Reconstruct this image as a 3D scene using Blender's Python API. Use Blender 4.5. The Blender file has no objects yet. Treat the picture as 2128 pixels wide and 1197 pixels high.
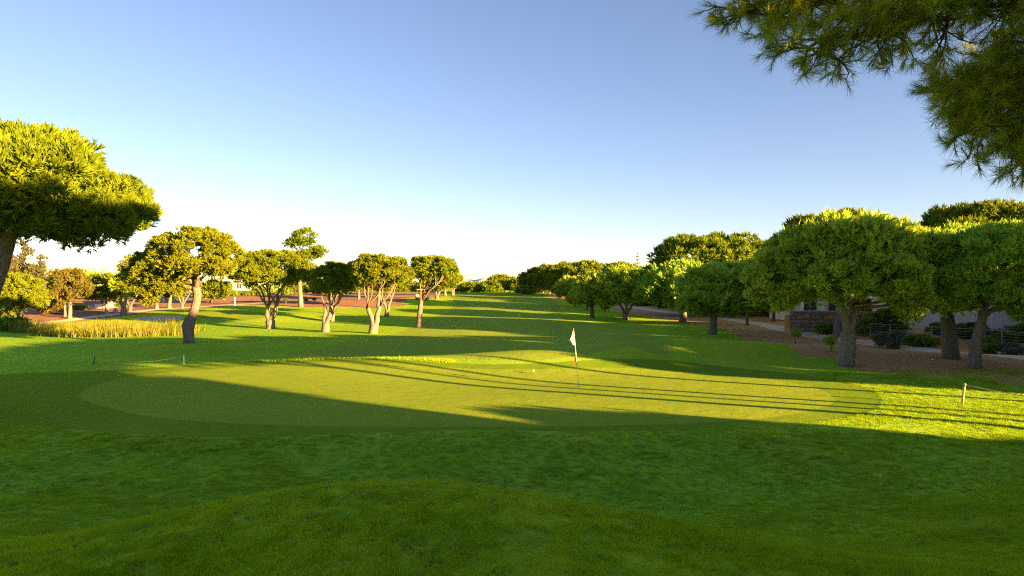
import bpy, math, random
import numpy as np
from mathutils import Vector, Matrix

# ------------------------------------------------------------------ camera, sky, sun, exposure
SC = bpy.context.scene
COL = SC.collection
F, W0, H0, EYE = 1419.0, 2128.0, 1197.0, 4.0
cam_d = bpy.data.cameras.new("camera")
cam_d.sensor_width = 36.0
cam_d.lens = 36.0 * F / W0
cam_d.clip_start = 0.05
cam_d.clip_end = 20000
cam = bpy.data.objects.new("camera", cam_d)
cam.location = (0, 0, EYE)
cam.rotation_euler = (math.radians(90), 0, 0)
COL.objects.link(cam)
SC.camera = cam

SUN_AZ = math.radians(123.0)      # clockwise from the view direction (+Y)
SUN_EL = math.radians(9.5)
SVEC = Vector((math.sin(SUN_AZ) * math.cos(SUN_EL), math.cos(SUN_AZ) * math.cos(SUN_EL), math.sin(SUN_EL)))

world = bpy.data.worlds.new("World")
SC.world = world
world.use_nodes = True
wn, wl = world.node_tree.nodes, world.node_tree.links
for n in list(wn):
    wn.remove(n)
sky = wn.new("ShaderNodeTexSky")
sky.sky_type = 'NISHITA'
sky.sun_disc = False
sky.sun_elevation = SUN_EL
sky.sun_rotation = SUN_AZ
sky.altitude = 0
sky.air_density = 0.85
sky.dust_density = 0.15
sky.ozone_density = 2.4
bg = wn.new("ShaderNodeBackground")
bg.inputs[1].default_value = 0.05
wo = wn.new("ShaderNodeOutputWorld")
wb = wn.new("ShaderNodeMix"); wb.data_type = 'RGBA'; wb.blend_type = 'MULTIPLY'
wb.inputs["Factor"].default_value = 1.0
wb.inputs["B"].default_value = (0.805, 0.625, 0.615, 1)       # white-balance tint on the sky alone, which also dims it
wl.new(sky.outputs[0], wb.inputs["A"])
wl.new(wb.outputs["Result"], bg.inputs[0])
wl.new(bg.outputs[0], wo.inputs[0])

sun_d = bpy.data.lights.new("sun", 'SUN')
sun_d.energy = 4.3
sun_d.angle = math.radians(0.53)
sun_d.color = (1.0, 0.58, 0.20)
sun = bpy.data.objects.new("sun", sun_d)
sun.rotation_euler = SVEC.to_track_quat('Z', 'Y').to_euler()
sun.location = (60, -40, 60)
COL.objects.link(sun)

SC.view_settings.view_transform = 'Standard'
SC.view_settings.look = 'None'
SC.view_settings.gamma = 1.0
SC.view_settings.use_curve_mapping = False
SC.view_settings.exposure = 3.15
SC.cycles.use_denoising = False
SC.cycles.use_adaptive_sampling = False
SC.cycles.filter_width = 1.15
SC.cycles.max_bounces = 8
SC.cycles.diffuse_bounces = 5
SC.cycles.transmission_bounces = 6
SC.cycles.transparent_max_bounces = 4

# ------------------------------------------------------------------ small helpers
def smooth(a, b, t):
    t = np.clip((t - a) / (b - a), 0, 1)
    return t * t * (3 - 2 * t)

def vnoise(x, y, seed=0):
    """Value noise, about -1..1, unit lattice."""
    x = np.asarray(x, float); y = np.asarray(y, float)
    xi, yi = np.floor(x), np.floor(y)
    xf, yf = x - xi, y - yi
    u, v = xf * xf * (3 - 2 * xf), yf * yf * (3 - 2 * yf)
    def h(a, b):
        s = np.sin(a * 127.1 + b * 311.7 + seed * 74.7) * 43758.5453
        return 2 * (s - np.floor(s)) - 1
    return ((h(xi, yi) * (1 - u) + h(xi + 1, yi) * u) * (1 - v)
            + (h(xi, yi + 1) * (1 - u) + h(xi + 1, yi + 1) * u) * v)

def put(name, mesh, mat=None, parent=None, kind=None, label=None, cat=None, group=None, loc=None):
    o = bpy.data.objects.new(name, mesh)
    COL.objects.link(o)
    if mat is not None and mesh is not None and len(mesh.materials) == 0:
        mesh.materials.append(mat)
    if parent is not None:
        o.parent = parent
    if loc is not None:
        o.location = loc
    tag(o, label, cat, group, kind)
    return o

def tag(o, label=None, cat=None, group=None, kind=None):
    if label: o["label"] = label
    if cat: o["category"] = cat
    if group: o["group"] = group
    if kind: o["kind"] = kind
    return o

def thing(name, label, cat, loc=(0, 0, 0), group=None, rz=0.0):
    o = put(name, None, label=label, cat=cat, group=group, loc=loc)
    o.rotation_euler = (0, 0, rz)
    return o

def tri_mesh(name, V, T, smooth_shade=False):
    """Fast mesh from numpy arrays of vertices and triangles."""
    me = bpy.data.meshes.new(name)
    V = np.ascontiguousarray(V, np.float32); T = np.ascontiguousarray(T, np.int32)
    me.vertices.add(len(V)); me.vertices.foreach_set("co", V.ravel())
    me.loops.add(T.size); me.loops.foreach_set("vertex_index", T.ravel())
    me.polygons.add(len(T))
    me.polygons.foreach_set("loop_start", np.arange(0, T.size, 3, dtype=np.int32))
    if smooth_shade:
        me.polygons.foreach_set("use_smooth", np.ones(len(T), bool))
    me.update(calc_edges=True)
    return me

class MB:
    """Collects shapes, then becomes one mesh."""
    def __init__(self):
        self.v, self.f = [], []
    def add(self, vs, fs):
        n = len(self.v)
        self.v += [tuple(p) for p in vs]
        self.f += [tuple(i + n for i in f) for f in fs]
        return self
    def box(self, x0, y0, z0, x1, y1, z1, M=None):
        vs = [Vector(p) for p in ((x0, y0, z0), (x1, y0, z0), (x1, y1, z0), (x0, y1, z0),
                                  (x0, y0, z1), (x1, y0, z1), (x1, y1, z1), (x0, y1, z1))]
        if M is not None: vs = [M @ p for p in vs]
        return self.add(vs, [(0, 3, 2, 1), (4, 5, 6, 7), (0, 1, 5, 4), (1, 2, 6, 5), (2, 3, 7, 6), (3, 0, 4, 7)])
    def cbox(self, x0, y0, z0, x1, y1, z1, c, jit=0.0, rng=None):
        """Box with its edges cut by c (a worked or worn block)."""
        vs, fs = [], []
        for zz, s in ((z0, c), (z0 + c, 0), (z1 - c, 0), (z1, c)):
            for (px, py) in ((x0 + c, y0 + s), (x1 - c, y0 + s), (x1 - s, y0 + c), (x1 - s, y1 - c),
                             (x1 - c, y1 - s), (x0 + c, y1 - s), (x0 + s, y1 - c), (x0 + s, y0 + c)):
                j = (lambda: rng.uniform(-jit, jit)) if rng else (lambda: 0)
                vs.append((px + j(), py + j(), zz + j()))
        for k in range(3):
            for i in range(8):
                a, b = k * 8 + i, k * 8 + (i + 1) % 8
                fs.append((a, b, b + 8, a + 8))
        fs.append(tuple(range(7, -1, -1))); fs.append(tuple(range(24, 32)))
        return self.add(vs, fs)
    def tube(self, pts, rads, sides=8, cap=True, wob=0.0, rng=None):
        pts = [Vector(p) for p in pts]
        n = len(pts); vs, fs = [], []
        up = Vector((0.31, 0.87, 0.1)).normalized()
        for i, p in enumerate(pts):
            t = (pts[min(i + 1, n - 1)] - pts[max(i - 1, 0)]).normalized()
            a = up - t * up.dot(t)
            if a.length < 1e-3: a = Vector((1, 0, 0)) - t * t.x
            a.normalize(); b = t.cross(a); up = a
            for k in range(sides):
                an = 2 * math.pi * k / sides
                r = rads[i] * (1 + (rng.uniform(-wob, wob) if rng else 0))
                vs.append(p + (a * math.cos(an) + b * math.sin(an)) * r)
        for i in range(n - 1):
            for k in range(sides):
                k2 = (k + 1) % sides
                fs.append((i * sides + k, i * sides + k2, (i + 1) * sides + k2, (i + 1) * sides + k))
        if cap:
            fs.append(tuple(range(sides - 1, -1, -1)))
            fs.append(tuple((n - 1) * sides + k for k in range(sides)))
        return self.add(vs, fs)
    def mesh(self, name, smooth_shade=False):
        me = bpy.data.meshes.new(name)
        me.from_pydata(self.v, [], self.f)
        if smooth_shade:
            me.polygons.foreach_set("use_smooth", [True] * len(me.polygons))
        me.update()
        return me
    def build(self, name, mat, parent=None, smooth_shade=False, **kw):
        return put(name, self.mesh(name, smooth_shade), mat, parent, **kw)

# ------------------------------------------------------------------ materials
def new_mat(name):
    m = bpy.data.materials.new(name)
    m.use_nodes = True
    nt = m.node_tree
    for n in list(nt.nodes): nt.nodes.remove(n)
    out = nt.nodes.new("ShaderNodeOutputMaterial")
    return m, nt, out

def ramp(nt, fac, stops):
    r = nt.nodes.new("ShaderNodeValToRGB")
    els = r.color_ramp.elements
    while len(els) < len(stops): els.new(0.5)
    for e, (p, c) in zip(els, stops):
        e.position = p; e.color = (*c, 1) if len(c) == 3 else c
    nt.links.new(fac, r.inputs[0])
    return r.outputs[0]

def noise(nt, scale, detail=4, rough=0.55, vec=None, dist=0.0):
    n = nt.nodes.new("ShaderNodeTexNoise")
    n.inputs["Scale"].default_value = scale
    n.inputs["Detail"].default_value = detail
    n.inputs["Roughness"].default_value = rough
    n.inputs["Distortion"].default_value = dist
    if vec is not None: nt.links.new(vec, n.inputs["Vector"])
    return n.outputs["Fac"]

def coords(nt, scale=(1, 1, 1), kind="Object", rz=0.0):
    tc = nt.nodes.new("ShaderNodeTexCoord")
    mp = nt.nodes.new("ShaderNodeMapping")
    mp.inputs["Scale"].default_value = scale
    mp.inputs["Rotation"].default_value = (0, 0, rz)
    nt.links.new(tc.outputs[kind], mp.inputs["Vector"])
    return mp.outputs[0]

def mixc(nt, fac, a, b, mode='MIX'):
    m = nt.nodes.new("ShaderNodeMix")
    m.data_type = 'RGBA'; m.blend_type = mode
    for s, v in ((m.inputs["Factor"], fac), (m.inputs["A"], a), (m.inputs["B"], b)):
        if isinstance(v, (int, float)): s.default_value = v
        elif isinstance(v, tuple): s.default_value = (*v, 1)
        else: nt.links.new(v, s)
    return m.outputs["Result"]

def bump(nt, h, strength, dist, normal=None):
    b = nt.nodes.new("ShaderNodeBump")
    b.inputs["Strength"].default_value = strength
    b.inputs["Distance"].default_value = dist
    nt.links.new(h, b.inputs["Height"])
    if normal is not None: nt.links.new(normal, b.inputs["Normal"])
    return b.outputs[0]

def principled(nt, out, col, rough=0.9, spec=0.2, normal=None, metal=0.0):
    p = nt.nodes.new("ShaderNodeBsdfPrincipled")
    if isinstance(col, tuple): p.inputs["Base Color"].default_value = (*col, 1)
    else: nt.links.new(col, p.inputs["Base Color"])
    p.inputs["Roughness"].default_value = rough
    p.inputs["Specular IOR Level"].default_value = spec
    p.inputs["Metallic"].default_value = metal
    if normal is not None: nt.links.new(normal, p.inputs["Normal"])
    nt.links.new(p.outputs[0], out.inputs[0])
    return p

def turf_mat(name, dark, mid, light, dry, dry_amt=0.25, grain=40.0, bump_d=0.03, bump_s=0.6, stretch=(1, 1, 1), blade=9.0, sheen=1.0, height_tint=False, patch=0.35):
    m, nt, out = new_mat(name)
    v = coords(nt, (1, 1, 1))
    big = noise(nt, 0.16, 4, 0.6, v, 0.6)
    medium = noise(nt, 1.3, 5, 0.65, v, 0.3)
    vs = coords(nt, stretch)
    fine = noise(nt, grain, 3, 0.7, vs)
    c1 = ramp(nt, big, [(0.30, dark), (0.52, mid), (0.72, light)])
    c2 = ramp(nt, medium, [(0.30, dark), (0.55, mid), (0.75, light)])
    c = mixc(nt, 0.5, c1, c2)
    pt = noise(nt, 2.6, 4, 0.7, coords(nt, (1, 1.6, 1)), 1.2)
    c = mixc(nt, patch, c, ramp(nt, pt, [(0.32, (.74, .92, 1.6)), (0.5, (1, 1, 1)), (0.68, (1.28, 1.12, .8))]), 'MULTIPLY')
    if height_tint:
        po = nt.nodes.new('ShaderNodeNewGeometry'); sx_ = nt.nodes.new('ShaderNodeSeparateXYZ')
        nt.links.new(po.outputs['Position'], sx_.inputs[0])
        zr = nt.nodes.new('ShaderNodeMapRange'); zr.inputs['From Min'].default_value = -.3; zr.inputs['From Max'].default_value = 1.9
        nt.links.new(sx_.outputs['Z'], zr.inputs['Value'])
        c = mixc(nt, 1.0, c, ramp(nt, zr.outputs[0], [(0.0, (.88, 1.0, 1.3)), (0.5, (1, 1, 1)), (0.9, (1.12, 1.08, .9))]), 'MULTIPLY')   # lighter crest and bluish hollow painted by height, so the bank shows in shade
    fr = ramp(nt, fine, [(0.30, (0.62, 0.62, 0.62)), (0.70, (1.38, 1.38, 1.38))])
    c = mixc(nt, 0.8, c, fr, 'MULTIPLY')
    dm = ramp(nt, noise(nt, 0.45, 5, 0.7, v, 1.0), [(0.52, (0, 0, 0)), (0.75, (dry_amt,) * 3)])
    c = mixc(nt, dm, c, dry)
    # the blades stand up and lean every way: tilt the normal finely instead of shading the turf as a flat sheet
    nz = nt.nodes.new("ShaderNodeTexNoise")
    nz.inputs["Scale"].default_value = grain * 1.7
    nz.inputs["Detail"].default_value = 2
    nt.links.new(vs, nz.inputs["Vector"])
    sb = nt.nodes.new("ShaderNodeVectorMath"); sb.operation = 'SUBTRACT'
    nt.links.new(nz.outputs["Color"], sb.inputs[0]); sb.inputs[1].default_value = (.5, .5, .5)
    ml = nt.nodes.new("ShaderNodeVectorMath"); ml.operation = 'MULTIPLY'
    nt.links.new(sb.outputs[0], ml.inputs[0]); ml.inputs[1].default_value = (blade, blade, 0.0)
    ge = nt.nodes.new("ShaderNodeNewGeometry")
    nb = bump(nt, medium, 0.35, 0.10)
    ad = nt.nodes.new("ShaderNodeVectorMath"); ad.operation = 'ADD'
    nt.links.new(nb, ad.inputs[0]); nt.links.new(ml.outputs[0], ad.inputs[1])
    nm = nt.nodes.new("ShaderNodeVectorMath"); nm.operation = 'NORMALIZE'
    nt.links.new(ad.outputs[0], nm.inputs[0])
    d = nt.nodes.new("ShaderNodeBsdfDiffuse")
    nt.links.new(c, d.inputs["Color"]); nt.links.new(nm.outputs[0], d.inputs["Normal"])
    sh = nt.nodes.new("ShaderNodeBsdfSheen")
    sh.distribution = 'ASHIKHMIN'
    sh.inputs["Roughness"].default_value = 0.9
    nt.links.new(mixc(nt, 1.0, c, (sheen, sheen, sheen), 'MULTIPLY'), sh.inputs["Color"])
    nt.links.new(nb, sh.inputs["Normal"])
    ash = nt.nodes.new("ShaderNodeAddShader")
    nt.links.new(d.outputs[0], ash.inputs[0]); nt.links.new(sh.outputs[0], ash.inputs[1])
    nt.links.new(ash.outputs[0], out.inputs[0])
    return m

def plain_mat(name, col, rough=0.7, spec=0.3, var=0.15, scale=3.0, bump_d=0.004, metal=0.0):
    m, nt, out = new_mat(name)
    v = coords(nt)
    n = noise(nt, scale, 5, 0.65, v)
    a = tuple(c * (1 - var) for c in col); b = tuple(min(1, c * (1 + var)) for c in col)
    c = ramp(nt, n, [(0.3, a), (0.7, b)])
    nn = bump(nt, noise(nt, scale * 12, 3, 0.6, v), 0.5, bump_d)
    principled(nt, out, c, rough, spec, nn, metal)
    return m

def dirt_mat(name, a, b, c3, litter=(0.16, 0.09, 0.045)):
    m, nt, out = new_mat(name)
    v = coords(nt)
    n1 = noise(nt, 0.35, 6, 0.65, v, 0.5)
    n2 = noise(nt, 9, 5, 0.75, v)
    c = ramp(nt, n1, [(0.3, a), (0.5, b), (0.72, c3)])
    c = mixc(nt, ramp(nt, n2, [(0.45, (0, 0, 0)), (0.62, (0.6,) * 3)]), c, litter)
    nn = bump(nt, n2, 0.8, 0.05)
    principled(nt, out, c, 0.95, 0.1, nn)
    return m

def foliage_mat(name, dark, mid, light, transl=0.45, place=False):
    m, nt, out = new_mat(name)
    v = nt.nodes.new("ShaderNodeNewGeometry").outputs["Position"] if place else coords(nt)
    oi = nt.nodes.new("ShaderNodeObjectInfo")
    n1 = noise(nt, 0.8, 3, 0.6, v)
    n2 = noise(nt, 7, 3, 0.7, v)
    c = ramp(nt, n1, [(0.32, dark), (0.52, mid), (0.7, light)])
    c = mixc(nt, ramp(nt, n2, [(0.35, (0, 0, 0)), (0.7, (0.45,) * 3)]), c, light)
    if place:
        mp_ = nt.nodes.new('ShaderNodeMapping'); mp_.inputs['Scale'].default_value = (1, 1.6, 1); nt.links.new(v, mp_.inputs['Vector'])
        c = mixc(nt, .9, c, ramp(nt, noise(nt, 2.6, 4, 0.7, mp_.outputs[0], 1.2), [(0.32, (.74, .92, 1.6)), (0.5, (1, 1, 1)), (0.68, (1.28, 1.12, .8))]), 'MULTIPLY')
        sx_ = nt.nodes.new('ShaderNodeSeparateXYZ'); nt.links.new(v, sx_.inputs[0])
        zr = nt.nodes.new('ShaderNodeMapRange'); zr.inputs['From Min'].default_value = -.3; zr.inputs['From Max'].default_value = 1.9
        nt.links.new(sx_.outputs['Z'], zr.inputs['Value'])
        c = mixc(nt, 1.0, c, ramp(nt, zr.outputs[0], [(0.0, (.88, 1.0, 1.3)), (0.5, (1, 1, 1)), (0.9, (1.12, 1.08, .9))]), 'MULTIPLY')  # same painted crest and hollow tint as the turf
    hv = nt.nodes.new("ShaderNodeHueSaturation")
    ma = nt.nodes.new("ShaderNodeMapRange")
    ma.inputs["To Min"].default_value = 0.485; ma.inputs["To Max"].default_value = 0.512
    nt.links.new(oi.outputs["Random"], ma.inputs["Value"])
    nt.links.new(ma.outputs[0], hv.inputs["Hue"])
    nt.links.new(c, hv.inputs["Color"])
    d = nt.nodes.new("ShaderNodeBsdfDiffuse"); t = nt.nodes.new("ShaderNodeBsdfTranslucent")
    mx = nt.nodes.new("ShaderNodeMixShader"); mx.inputs[0].default_value = transl
    nt.links.new(hv.outputs[0], d.inputs[0]); nt.links.new(hv.outputs[0], t.inputs[0])
    nt.links.new(d.outputs[0], mx.inputs[1]); nt.links.new(t.outputs[0], mx.inputs[2])
    nt.links.new(mx.outputs[0], out.inputs[0])
    return m

def bark_mat(name, crack, plate, pale, scale=5.0):
    m, nt, out = new_mat(name)
    v = coords(nt, (1, 1, 0.28))
    vo = nt.nodes.new("ShaderNodeTexVoronoi")
    vo.inputs["Scale"].default_value = scale * 2.6
    vo.feature = 'DISTANCE_TO_EDGE'
    wv = nt.nodes.new('ShaderNodeTexNoise'); wv.inputs['Scale'].default_value = scale; nt.links.new(v, wv.inputs['Vector'])
    nt.links.new(mixc(nt, .12, v, wv.outputs['Color']), vo.inputs["Vector"])
    n = noise(nt, scale, 6, 0.7, v, 0.8)
    n3 = noise(nt, scale * 0.35, 4, 0.6, v)
    c = ramp(nt, n, [(0.3, plate), (0.7, pale)])
    c = mixc(nt, ramp(nt, n3, [(0.4, (0, 0, 0)), (0.62, (0.5,) * 3)]), c, pale)
    e = ramp(nt, vo.outputs["Distance"], [(0.0, (1, 1, 1)), (0.14, (0, 0, 0))])
    c = mixc(nt, mixc(nt, 0.5, (0, 0, 0), e), c, crack)
    hh = mixc(nt, 0.5, vo.outputs["Distance"], n)
    nn = bump(nt, hh, 0.9, 0.08)
    principled(nt, out, c, 0.92, 0.1, nn)
    return m

M = {}
M['rough'] = turf_mat('rough_turf', (0.120, 0.205, 0.011), (0.165, 0.255, 0.013), (0.220, 0.295, 0.018), (0.24, 0.20, 0.05), 0.30, 38, 0.04, 0.9, height_tint=True, blade=6.5, patch=0.9)
M['fairway'] = turf_mat('fairway_turf', (0.081, 0.122, 0.013), (0.102, 0.144, 0.015), (0.130, 0.165, 0.019), (0.148, 0.132, 0.032), 0.25, 30, 0.02, 0.7, (0.5, 1, 1), blade=5.5, sheen=1.8)
M['apron'] = turf_mat('apron_turf', (0.053, 0.093, 0.006), (0.066, 0.108, 0.007), (0.086, 0.123, 0.010), (0.112, 0.114, 0.016), 0.2, 45, 0.02, 0.7, blade=5.5, sheen=1.8)
M['green'] = turf_mat('green_turf', (0.082, 0.120, 0.011), (0.096, 0.133, 0.012), (0.118, 0.147, 0.013), (0.153, 0.151, 0.018), 0.2, 70, 0.008, 0.6, blade=5.5, sheen=1.8)
M['dirt'] = dirt_mat('needle_litter', (0.50, 0.255, 0.090), (0.58, 0.31, 0.115), (0.63, 0.38, 0.16), (0.43, 0.225, 0.08))
M['red_soil'] = dirt_mat('red_soil', (0.26, 0.14, 0.07), (0.33, 0.18, 0.09), (0.40, 0.23, 0.12), (0.24, 0.13, 0.06))
M['path'] = dirt_mat('path_gravel', (0.66, 0.53, 0.37), (0.72, 0.60, 0.43), (0.76, 0.64, 0.48), (0.62, 0.49, 0.33))
M['sand'] = dirt_mat('bunker_sand', (0.50, 0.38, 0.25), (0.56, 0.43, 0.29), (0.60, 0.48, 0.33), (0.46, 0.35, 0.22))
M['needle'] = foliage_mat('pine_needles', (0.105, 0.158, 0.010), (0.158, 0.226, 0.013), (0.228, 0.278, 0.019), 0.3)
M['needle_dark'] = foliage_mat('lifted_pine_needles', (0.235, 0.385, 0.040), (0.335, 0.500, 0.048), (0.420, 0.550, 0.054), 0.45)  # lightened beyond the other needles to lift crowns standing in shade
M['needle_over'] = foliage_mat('near_pine_needles', (0.20, 0.28, 0.02), (0.30, 0.37, 0.026), (0.38, 0.42, 0.03), 0.5)
M['needle_brown'] = foliage_mat('browning_needles', (0.130, 0.125, 0.024), (0.18, 0.16, 0.034), (0.24, 0.20, 0.05))
M['needle_grey'] = foliage_mat('pale_needles', (0.119, 0.133, 0.056), (0.154, 0.161, 0.070), (0.196, 0.189, 0.084))
M['bush'] = foliage_mat('bush_leaves', (0.086, 0.144, 0.019), (0.144, 0.202, 0.023), (0.211, 0.250, 0.038))
M['bush_dark'] = foliage_mat('dark_bush_leaves', (0.12, 0.22, 0.03), (0.17, 0.28, 0.036), (0.23, 0.34, 0.044))
M['bush_grey'] = foliage_mat('grey_bush_leaves', (0.120, 0.144, 0.096), (0.168, 0.192, 0.132), (0.216, 0.240, 0.168))
M['reed'] = foliage_mat('reed_stems', (0.11, 0.17, 0.02), (0.17, 0.22, 0.03), (0.32, 0.29, 0.06), 0.4)
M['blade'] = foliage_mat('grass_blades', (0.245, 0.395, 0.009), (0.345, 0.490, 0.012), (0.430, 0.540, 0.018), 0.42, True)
M['fleck'] = foliage_mat('pale_flecks', (0.38, 0.36, 0.12), (0.46, 0.43, 0.16), (0.54, 0.50, 0.22), 0.3)
M['dry'] = foliage_mat('dry_blades', (0.13, 0.11, 0.04), (0.19, 0.15, 0.06), (0.25, 0.20, 0.09), 0.3)
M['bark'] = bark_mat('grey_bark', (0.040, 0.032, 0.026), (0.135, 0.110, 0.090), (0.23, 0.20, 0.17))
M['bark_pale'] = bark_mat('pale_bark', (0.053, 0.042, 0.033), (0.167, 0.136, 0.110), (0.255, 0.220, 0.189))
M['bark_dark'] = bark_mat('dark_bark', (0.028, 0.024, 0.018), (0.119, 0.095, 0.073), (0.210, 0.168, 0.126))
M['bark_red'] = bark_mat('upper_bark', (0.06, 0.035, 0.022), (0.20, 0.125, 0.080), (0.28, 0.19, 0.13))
M['twig'] = plain_mat('twig_bark', (0.063, 0.045, 0.031), 0.9, 0.1)
M['white'] = plain_mat('white_render', (0.72, 0.69, 0.64), 0.85, 0.2, 0.08, 1.2)
M['cream'] = plain_mat('cream_render', (0.70, 0.60, 0.46), 0.85, 0.2, 0.08, 1.2)
M['grey'] = plain_mat('grey_paint', (0.28, 0.28, 0.30), 0.7, 0.3, 0.1)
M['slate'] = plain_mat('blue_grey_roof', (0.22, 0.25, 0.33), 0.8, 0.2, 0.15, 2.0)
M['roof'] = plain_mat('clay_roof', (0.36, 0.19, 0.11), 0.85, 0.2, 0.2, 2.0)
M['glass'] = plain_mat('window_glass', (0.05, 0.06, 0.07), 0.12, 0.5, 0.05)
M['stone'] = plain_mat('sandstone', (0.36, 0.29, 0.19), 0.9, 0.15, 0.35, 2.2, 0.03)
M['stone_ochre'] = plain_mat('ochre_sandstone', (0.42, 0.28, 0.11), 0.9, 0.15, 0.3, 2.2, 0.03)
M['stone_grey'] = plain_mat('grey_sandstone', (0.30, 0.28, 0.25), 0.9, 0.15, 0.3, 2.2, 0.03)
M['rock'] = plain_mat('rock', (0.34, 0.30, 0.25), 0.9, 0.15, 0.3, 2.5, 0.03)
M['steel'] = plain_mat('galvanised_steel', (0.22, 0.27, 0.27), 0.5, 0.4, 0.1, 6.0)
M['post'] = plain_mat('weathered_wood', (0.42, 0.34, 0.20), 0.85, 0.2, 0.25, 9.0)
M['post_dark'] = plain_mat('dark_wood', (0.10, 0.085, 0.07), 0.85, 0.2, 0.25, 9.0)
M['rope'] = plain_mat('rope', (0.45, 0.36, 0.20), 0.9, 0.1, 0.2, 20.0)
M['flagwhite'] = plain_mat('flag_cloth', (0.80, 0.79, 0.80), 0.8, 0.2, 0.04)
M['flagred'] = plain_mat('red_cloth', (0.62, 0.045, 0.03), 0.8, 0.2, 0.08)
M['polewhite'] = plain_mat('pole_paint', (0.70, 0.64, 0.52), 0.4, 0.4, 0.05)
M['poledark'] = plain_mat('pole_foot', (0.045, 0.04, 0.035), 0.5, 0.4, 0.05)
M['orange'] = plain_mat('orange_paint', (0.75, 0.30, 0.08), 0.6, 0.3, 0.05)
M['cart'] = plain_mat('cart_body', (0.62, 0.58, 0.46), 0.35, 0.5, 0.05)
M['rubber'] = plain_mat('rubber', (0.03, 0.03, 0.03), 0.8, 0.2, 0.1)
M['cloud'] = plain_mat('cloud', (0.40, 0.46, 0.66), 1.0, 0.0, 0.05, 0.01, 0.0)
M['plank'] = plain_mat('bench_wood', (0.20, 0.13, 0.08), 0.8, 0.2, 0.2, 8)

# ------------------------------------------------------------------ terrain
KY = np.array([-400, -60, -10, 0, 3, 5, 7, 9, 11, 13, 15, 18, 20, 27, 34, 40, 46, 55, 65, 80, 100, 130, 160, 200, 260, 400, 1000, 6000], float)
KZ = np.array([2.6, 2.4, 2.3, 2.3, 2.2, 1.75, 1.15, .55, .05, -.28, -.30, -.02, .05, .0, .03, -.25, -.2, .05, .3, .65, 1.2, 1.95, 2.7, 2.95, 2.2, .6, .6, 0], float)

def _hermite(y):
    d = np.diff(KZ) / np.diff(KY)
    m = np.empty(len(KY)); m[0], m[-1] = d[0], d[-1]
    w1, w2 = np.diff(KY)[:-1], np.diff(KY)[1:]
    m[1:-1] = (d[:-1] * w2 + d[1:] * w1) / (w1 + w2)
    y = np.clip(y, KY[0], KY[-1])
    i = np.clip(np.searchsorted(KY, y) - 1, 0, len(KY) - 2)
    h = KY[i + 1] - KY[i]; t = (y - KY[i]) / h
    t2, t3 = t * t, t * t * t
    return ((2 * t3 - 3 * t2 + 1) * KZ[i] + (t3 - 2 * t2 + t) * h * m[i]
            + (-2 * t3 + 3 * t2) * KZ[i + 1] + (t3 - t2) * h * m[i + 1])

MOUNDS = [  # x, y, amplitude, sx, sy
    (8.5, 37.0, 1.25, 7.0, 2.3), (20, 33, .45, 6, 6), (-9, 36.8, .30, 7, 2.4), (-21.6, 45.6, .42, 3.4, 2.6),
    (11, 11, .55, 4, 5), (-11, 13, .30, 5, 3), (-40, 66, -.55, 13, 7), (-14, 50, .25, 8, 3), (2, 49, .30, 9, 3.5),
    (-30, 105, .5, 14, 8), (8, 75, .35, 10, 5), (-6, 88, .4, 9, 6), (14, 62, .3, 6, 5), (-34, 82, .5, 5, 3),
    (-24, 78, .3, 4, 3), (30, 52, .5, 7, 14), (-40, 128, .7, 14, 10), (-17, 118, .5, 9, 7), (0, 29.5, -.10, 4, 2.0)]

def terrain(x, y):
    x = np.asarray(x, float); y = np.asarray(y, float)
    z = _hermite(y)
    # nose of the foreground bank, long on its left flank
    sx = np.where(x < -0.8, 2.5, 1.9)
    z = z + .84 * np.exp(-((x + .8) / sx) ** 2 / 2 - ((y - 6.3 + .10 * (x + .8)) / 1.2) ** 2 / 2)
    for (mx, my, a, sx_, sy_) in MOUNDS:
        z = z + a * np.exp(-((x - mx) / sx_) ** 2 / 2 - ((y - my) / sy_) ** 2 / 2)
    fore = smooth(2, 8, y) * (1 - smooth(17, 20, y))
    z = z + fore * (.05 * vnoise(x * .5, y * .5, 3) + .022 * vnoise(x * 1.6, y * 1.6, 5))
    far = smooth(36, 60, y)
    z = z + far * (.16 * vnoise(x * .06, y * .06, 9) + .05 * vnoise(x * .2, y * .2, 11))
    z = z + smooth(60, 200, np.abs(x)) * smooth(80, 200, y) * 1.0
    return z

def tz(x, y):
    return float(terrain(np.array([x]), np.array([y]))[0])

_T = np.concatenate([np.arange(2.5, 60, .05), np.geomspace(60, 1500, 2500)])
def pick(px, py):
    """Ground point seen at a pixel of the photograph."""
    dx, dz = (px - W0 / 2) / F, (H0 / 2 - py) / F
    g = EYE + dz * _T - terrain(dx * _T, _T)
    k = np.argmax(g < 0)
    if not (g < 0).any(): k = len(_T) - 1
    y = _T[k]
    return Vector((dx * y, y, tz(dx * y, y)))
def at(px, py, y):
    return Vector(((px - W0 / 2) / F * y, y, EYE + (H0 / 2 - py) / F * y))
def onground(px, y):
    x = (px - W0 / 2) / F * y
    return Vector((x, y, tz(x, y)))

ys = [-300, -200, -120, -70, -40, -25, -15, -8, -4, -1, 1, 2]
while ys[-1] < 5000:
    y = ys[-1]
    ys.append(y + max(.16, .0135 * y) if y < 260 else y * 1.12)
ts = list(np.arange(-.9, .9001, .0085))
e = .9
while e < 8:
    e *= 1.09; ts = [-e] + ts + [e]
YS, TS = np.array(ys), np.array(ts)
GY, GT = np.meshgrid(YS, TS, indexing='ij')
GX = GT * (np.maximum(GY, 0) + 9.0)
GV = np.stack([GX.ravel(), GY.ravel()], 1)
nc = len(TS)
ii, jj = np.meshgrid(np.arange(len(YS) - 1), np.arange(nc - 1), indexing='ij')
a = (ii * nc + jj).ravel(); b = a + 1; c = a + nc; d = c + 1
GTRI = np.concatenate([np.stack([a, b, d], 1), np.stack([a, d, c], 1)])

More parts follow.
